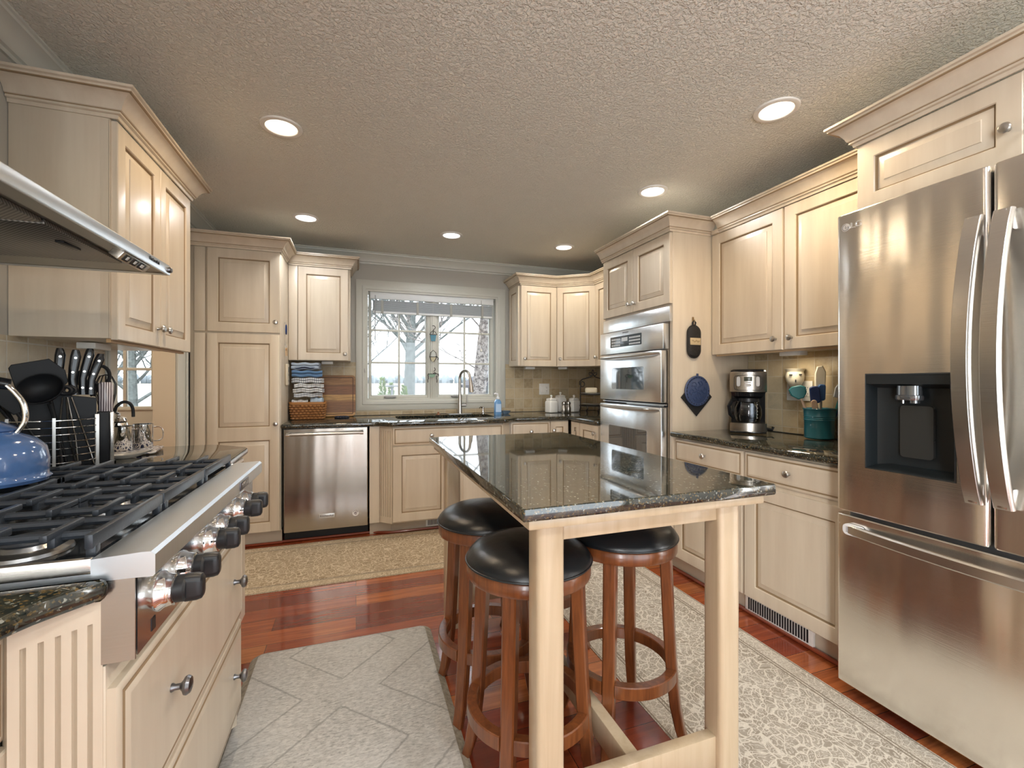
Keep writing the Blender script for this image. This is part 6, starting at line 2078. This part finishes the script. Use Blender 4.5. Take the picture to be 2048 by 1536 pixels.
m = MB(); m.lathe([(0, 0), (.010, 0), (.011, .02), (.009, .12), (.010, .15), (0, .152)], n=14); m.build('handle', NICKEL, t)
m = MB()
for k in range(6):
    a = PI * k / 6
    m.tube([(r_ * math.cos(a), r_ * math.sin(a), z) for r_, z in ((.006, .15), (.016, .20), (.030, .27), (.031, .305), (.018, .335), (0, .342), (-.018, .335), (-.031, .305), (-.030, .27), (-.016, .20), (-.006, .15))], .0014, 5)
m.build('wires', DARKGAP, t)

# ------------------------------------------------------------------ chrome coffee set, tray and spoon rest
TRY = thing('patterned_tray', 'small dark blue and white patterned tray under the chrome pot', 'tray', (-.955, 2.455, .9003), 10)
tm, n_, p_, o_ = nt('blue_white_pattern')
v_ = nd(n_, 'ShaderNodeTexVoronoi', feature='DISTANCE_TO_EDGE'); v_.inputs['Scale'].default_value = 42; L(n_, coords(n_), v_.inputs['Vector'])
L(n_, ramp(n_, v_.outputs['Distance'], [(.12, (0.65, 0.62, 0.60)), (.2, (0.015, 0.02, 0.07))]), p_.inputs['Base Color']); p_.inputs['Roughness'].default_value = .2
m = MB(); m.prism(rrect(-.105, -.12, .105, .12, .03, 5), .0005, .008, .002); m.build('tray', tm, TRY)
SR = thing('spoon_rest', 'pale grey ceramic spoon rest on the counter beside the carousel', 'spoon rest', (-.895, 2.270, .9003), 30)
m = MB()
ls = []
for f, z in ((.75, .0005), (1.0, .010), (1.06, .016), (.98, .016), (.7, .006)): ls.append([(.060 * f * math.cos(a) * (1.35 if math.cos(a) > 0 else 1), .036 * f * math.sin(a) * (1 - .35 * max(0, math.cos(a))), z + .012 * max(0, math.cos(a)) ** 2) for a in [2 * PI * k / 40 for k in range(40)]])
m.loops(ls); m.build('dish', M('pale_grey_glaze', (0.42, 0.40, 0.36), 0.3), SR)
for (x, y), lab in (((-.985, 2.452), 'mirror chrome mug nearest the carousel'), ((-.945, 2.556), 'mirror chrome mug beyond the other mug')):
    t = thing('chrome_mug', lab, 'mug', (x, y, .9088 if y < 2.5 else .9088), 25, 'chrome mugs')
    m = MB(); m.lathe([(0, .0), (.036, .0), (.038, .003), (.039, .105), (.0395, .108), (.037, .108), (.036, .02), (0, .02)], n=36); m.build('cup', CHROME, t)
    m = MB(); m.tube(smooth([(.037, 0, .090), (.060, 0, .090), (.072, 0, .075), (.072, 0, .040), (.060, 0, .026), (.037, 0, .026)], 5), .0055, 8, flat=(.5, 1.4)); m.build('handle', CHROME, t)
t = thing('chrome_pot', 'mirror chrome coffee pot with a black curved handle behind the mugs', 'coffee pot', (-1.037, 2.545, .9005), 25)
m = MB(); m.lathe([(0, .0), (.038, .0), (.041, .004), (.041, .10), (.036, .125), (.030, .13)], n=36); m.build('body', CHROME, t)
m = MB(); m.lathe([(.034, .1305), (.036, .134), (.030, .146), (.012, .152), (.008, .160), (.012, .166), (.006, .172), (0, .173)], n=28); m.build('lid', CHROME, t)
m = MB(); m.tube(smooth([(-.012, 0, .172), (-.006, -.01, .200), (.016, -.012, .220), (.040, -.010, .214), (.052, -.004, .188), (.054, 0, .150)], 5), .0068, 10); m.build('handle', BLACKP, t)
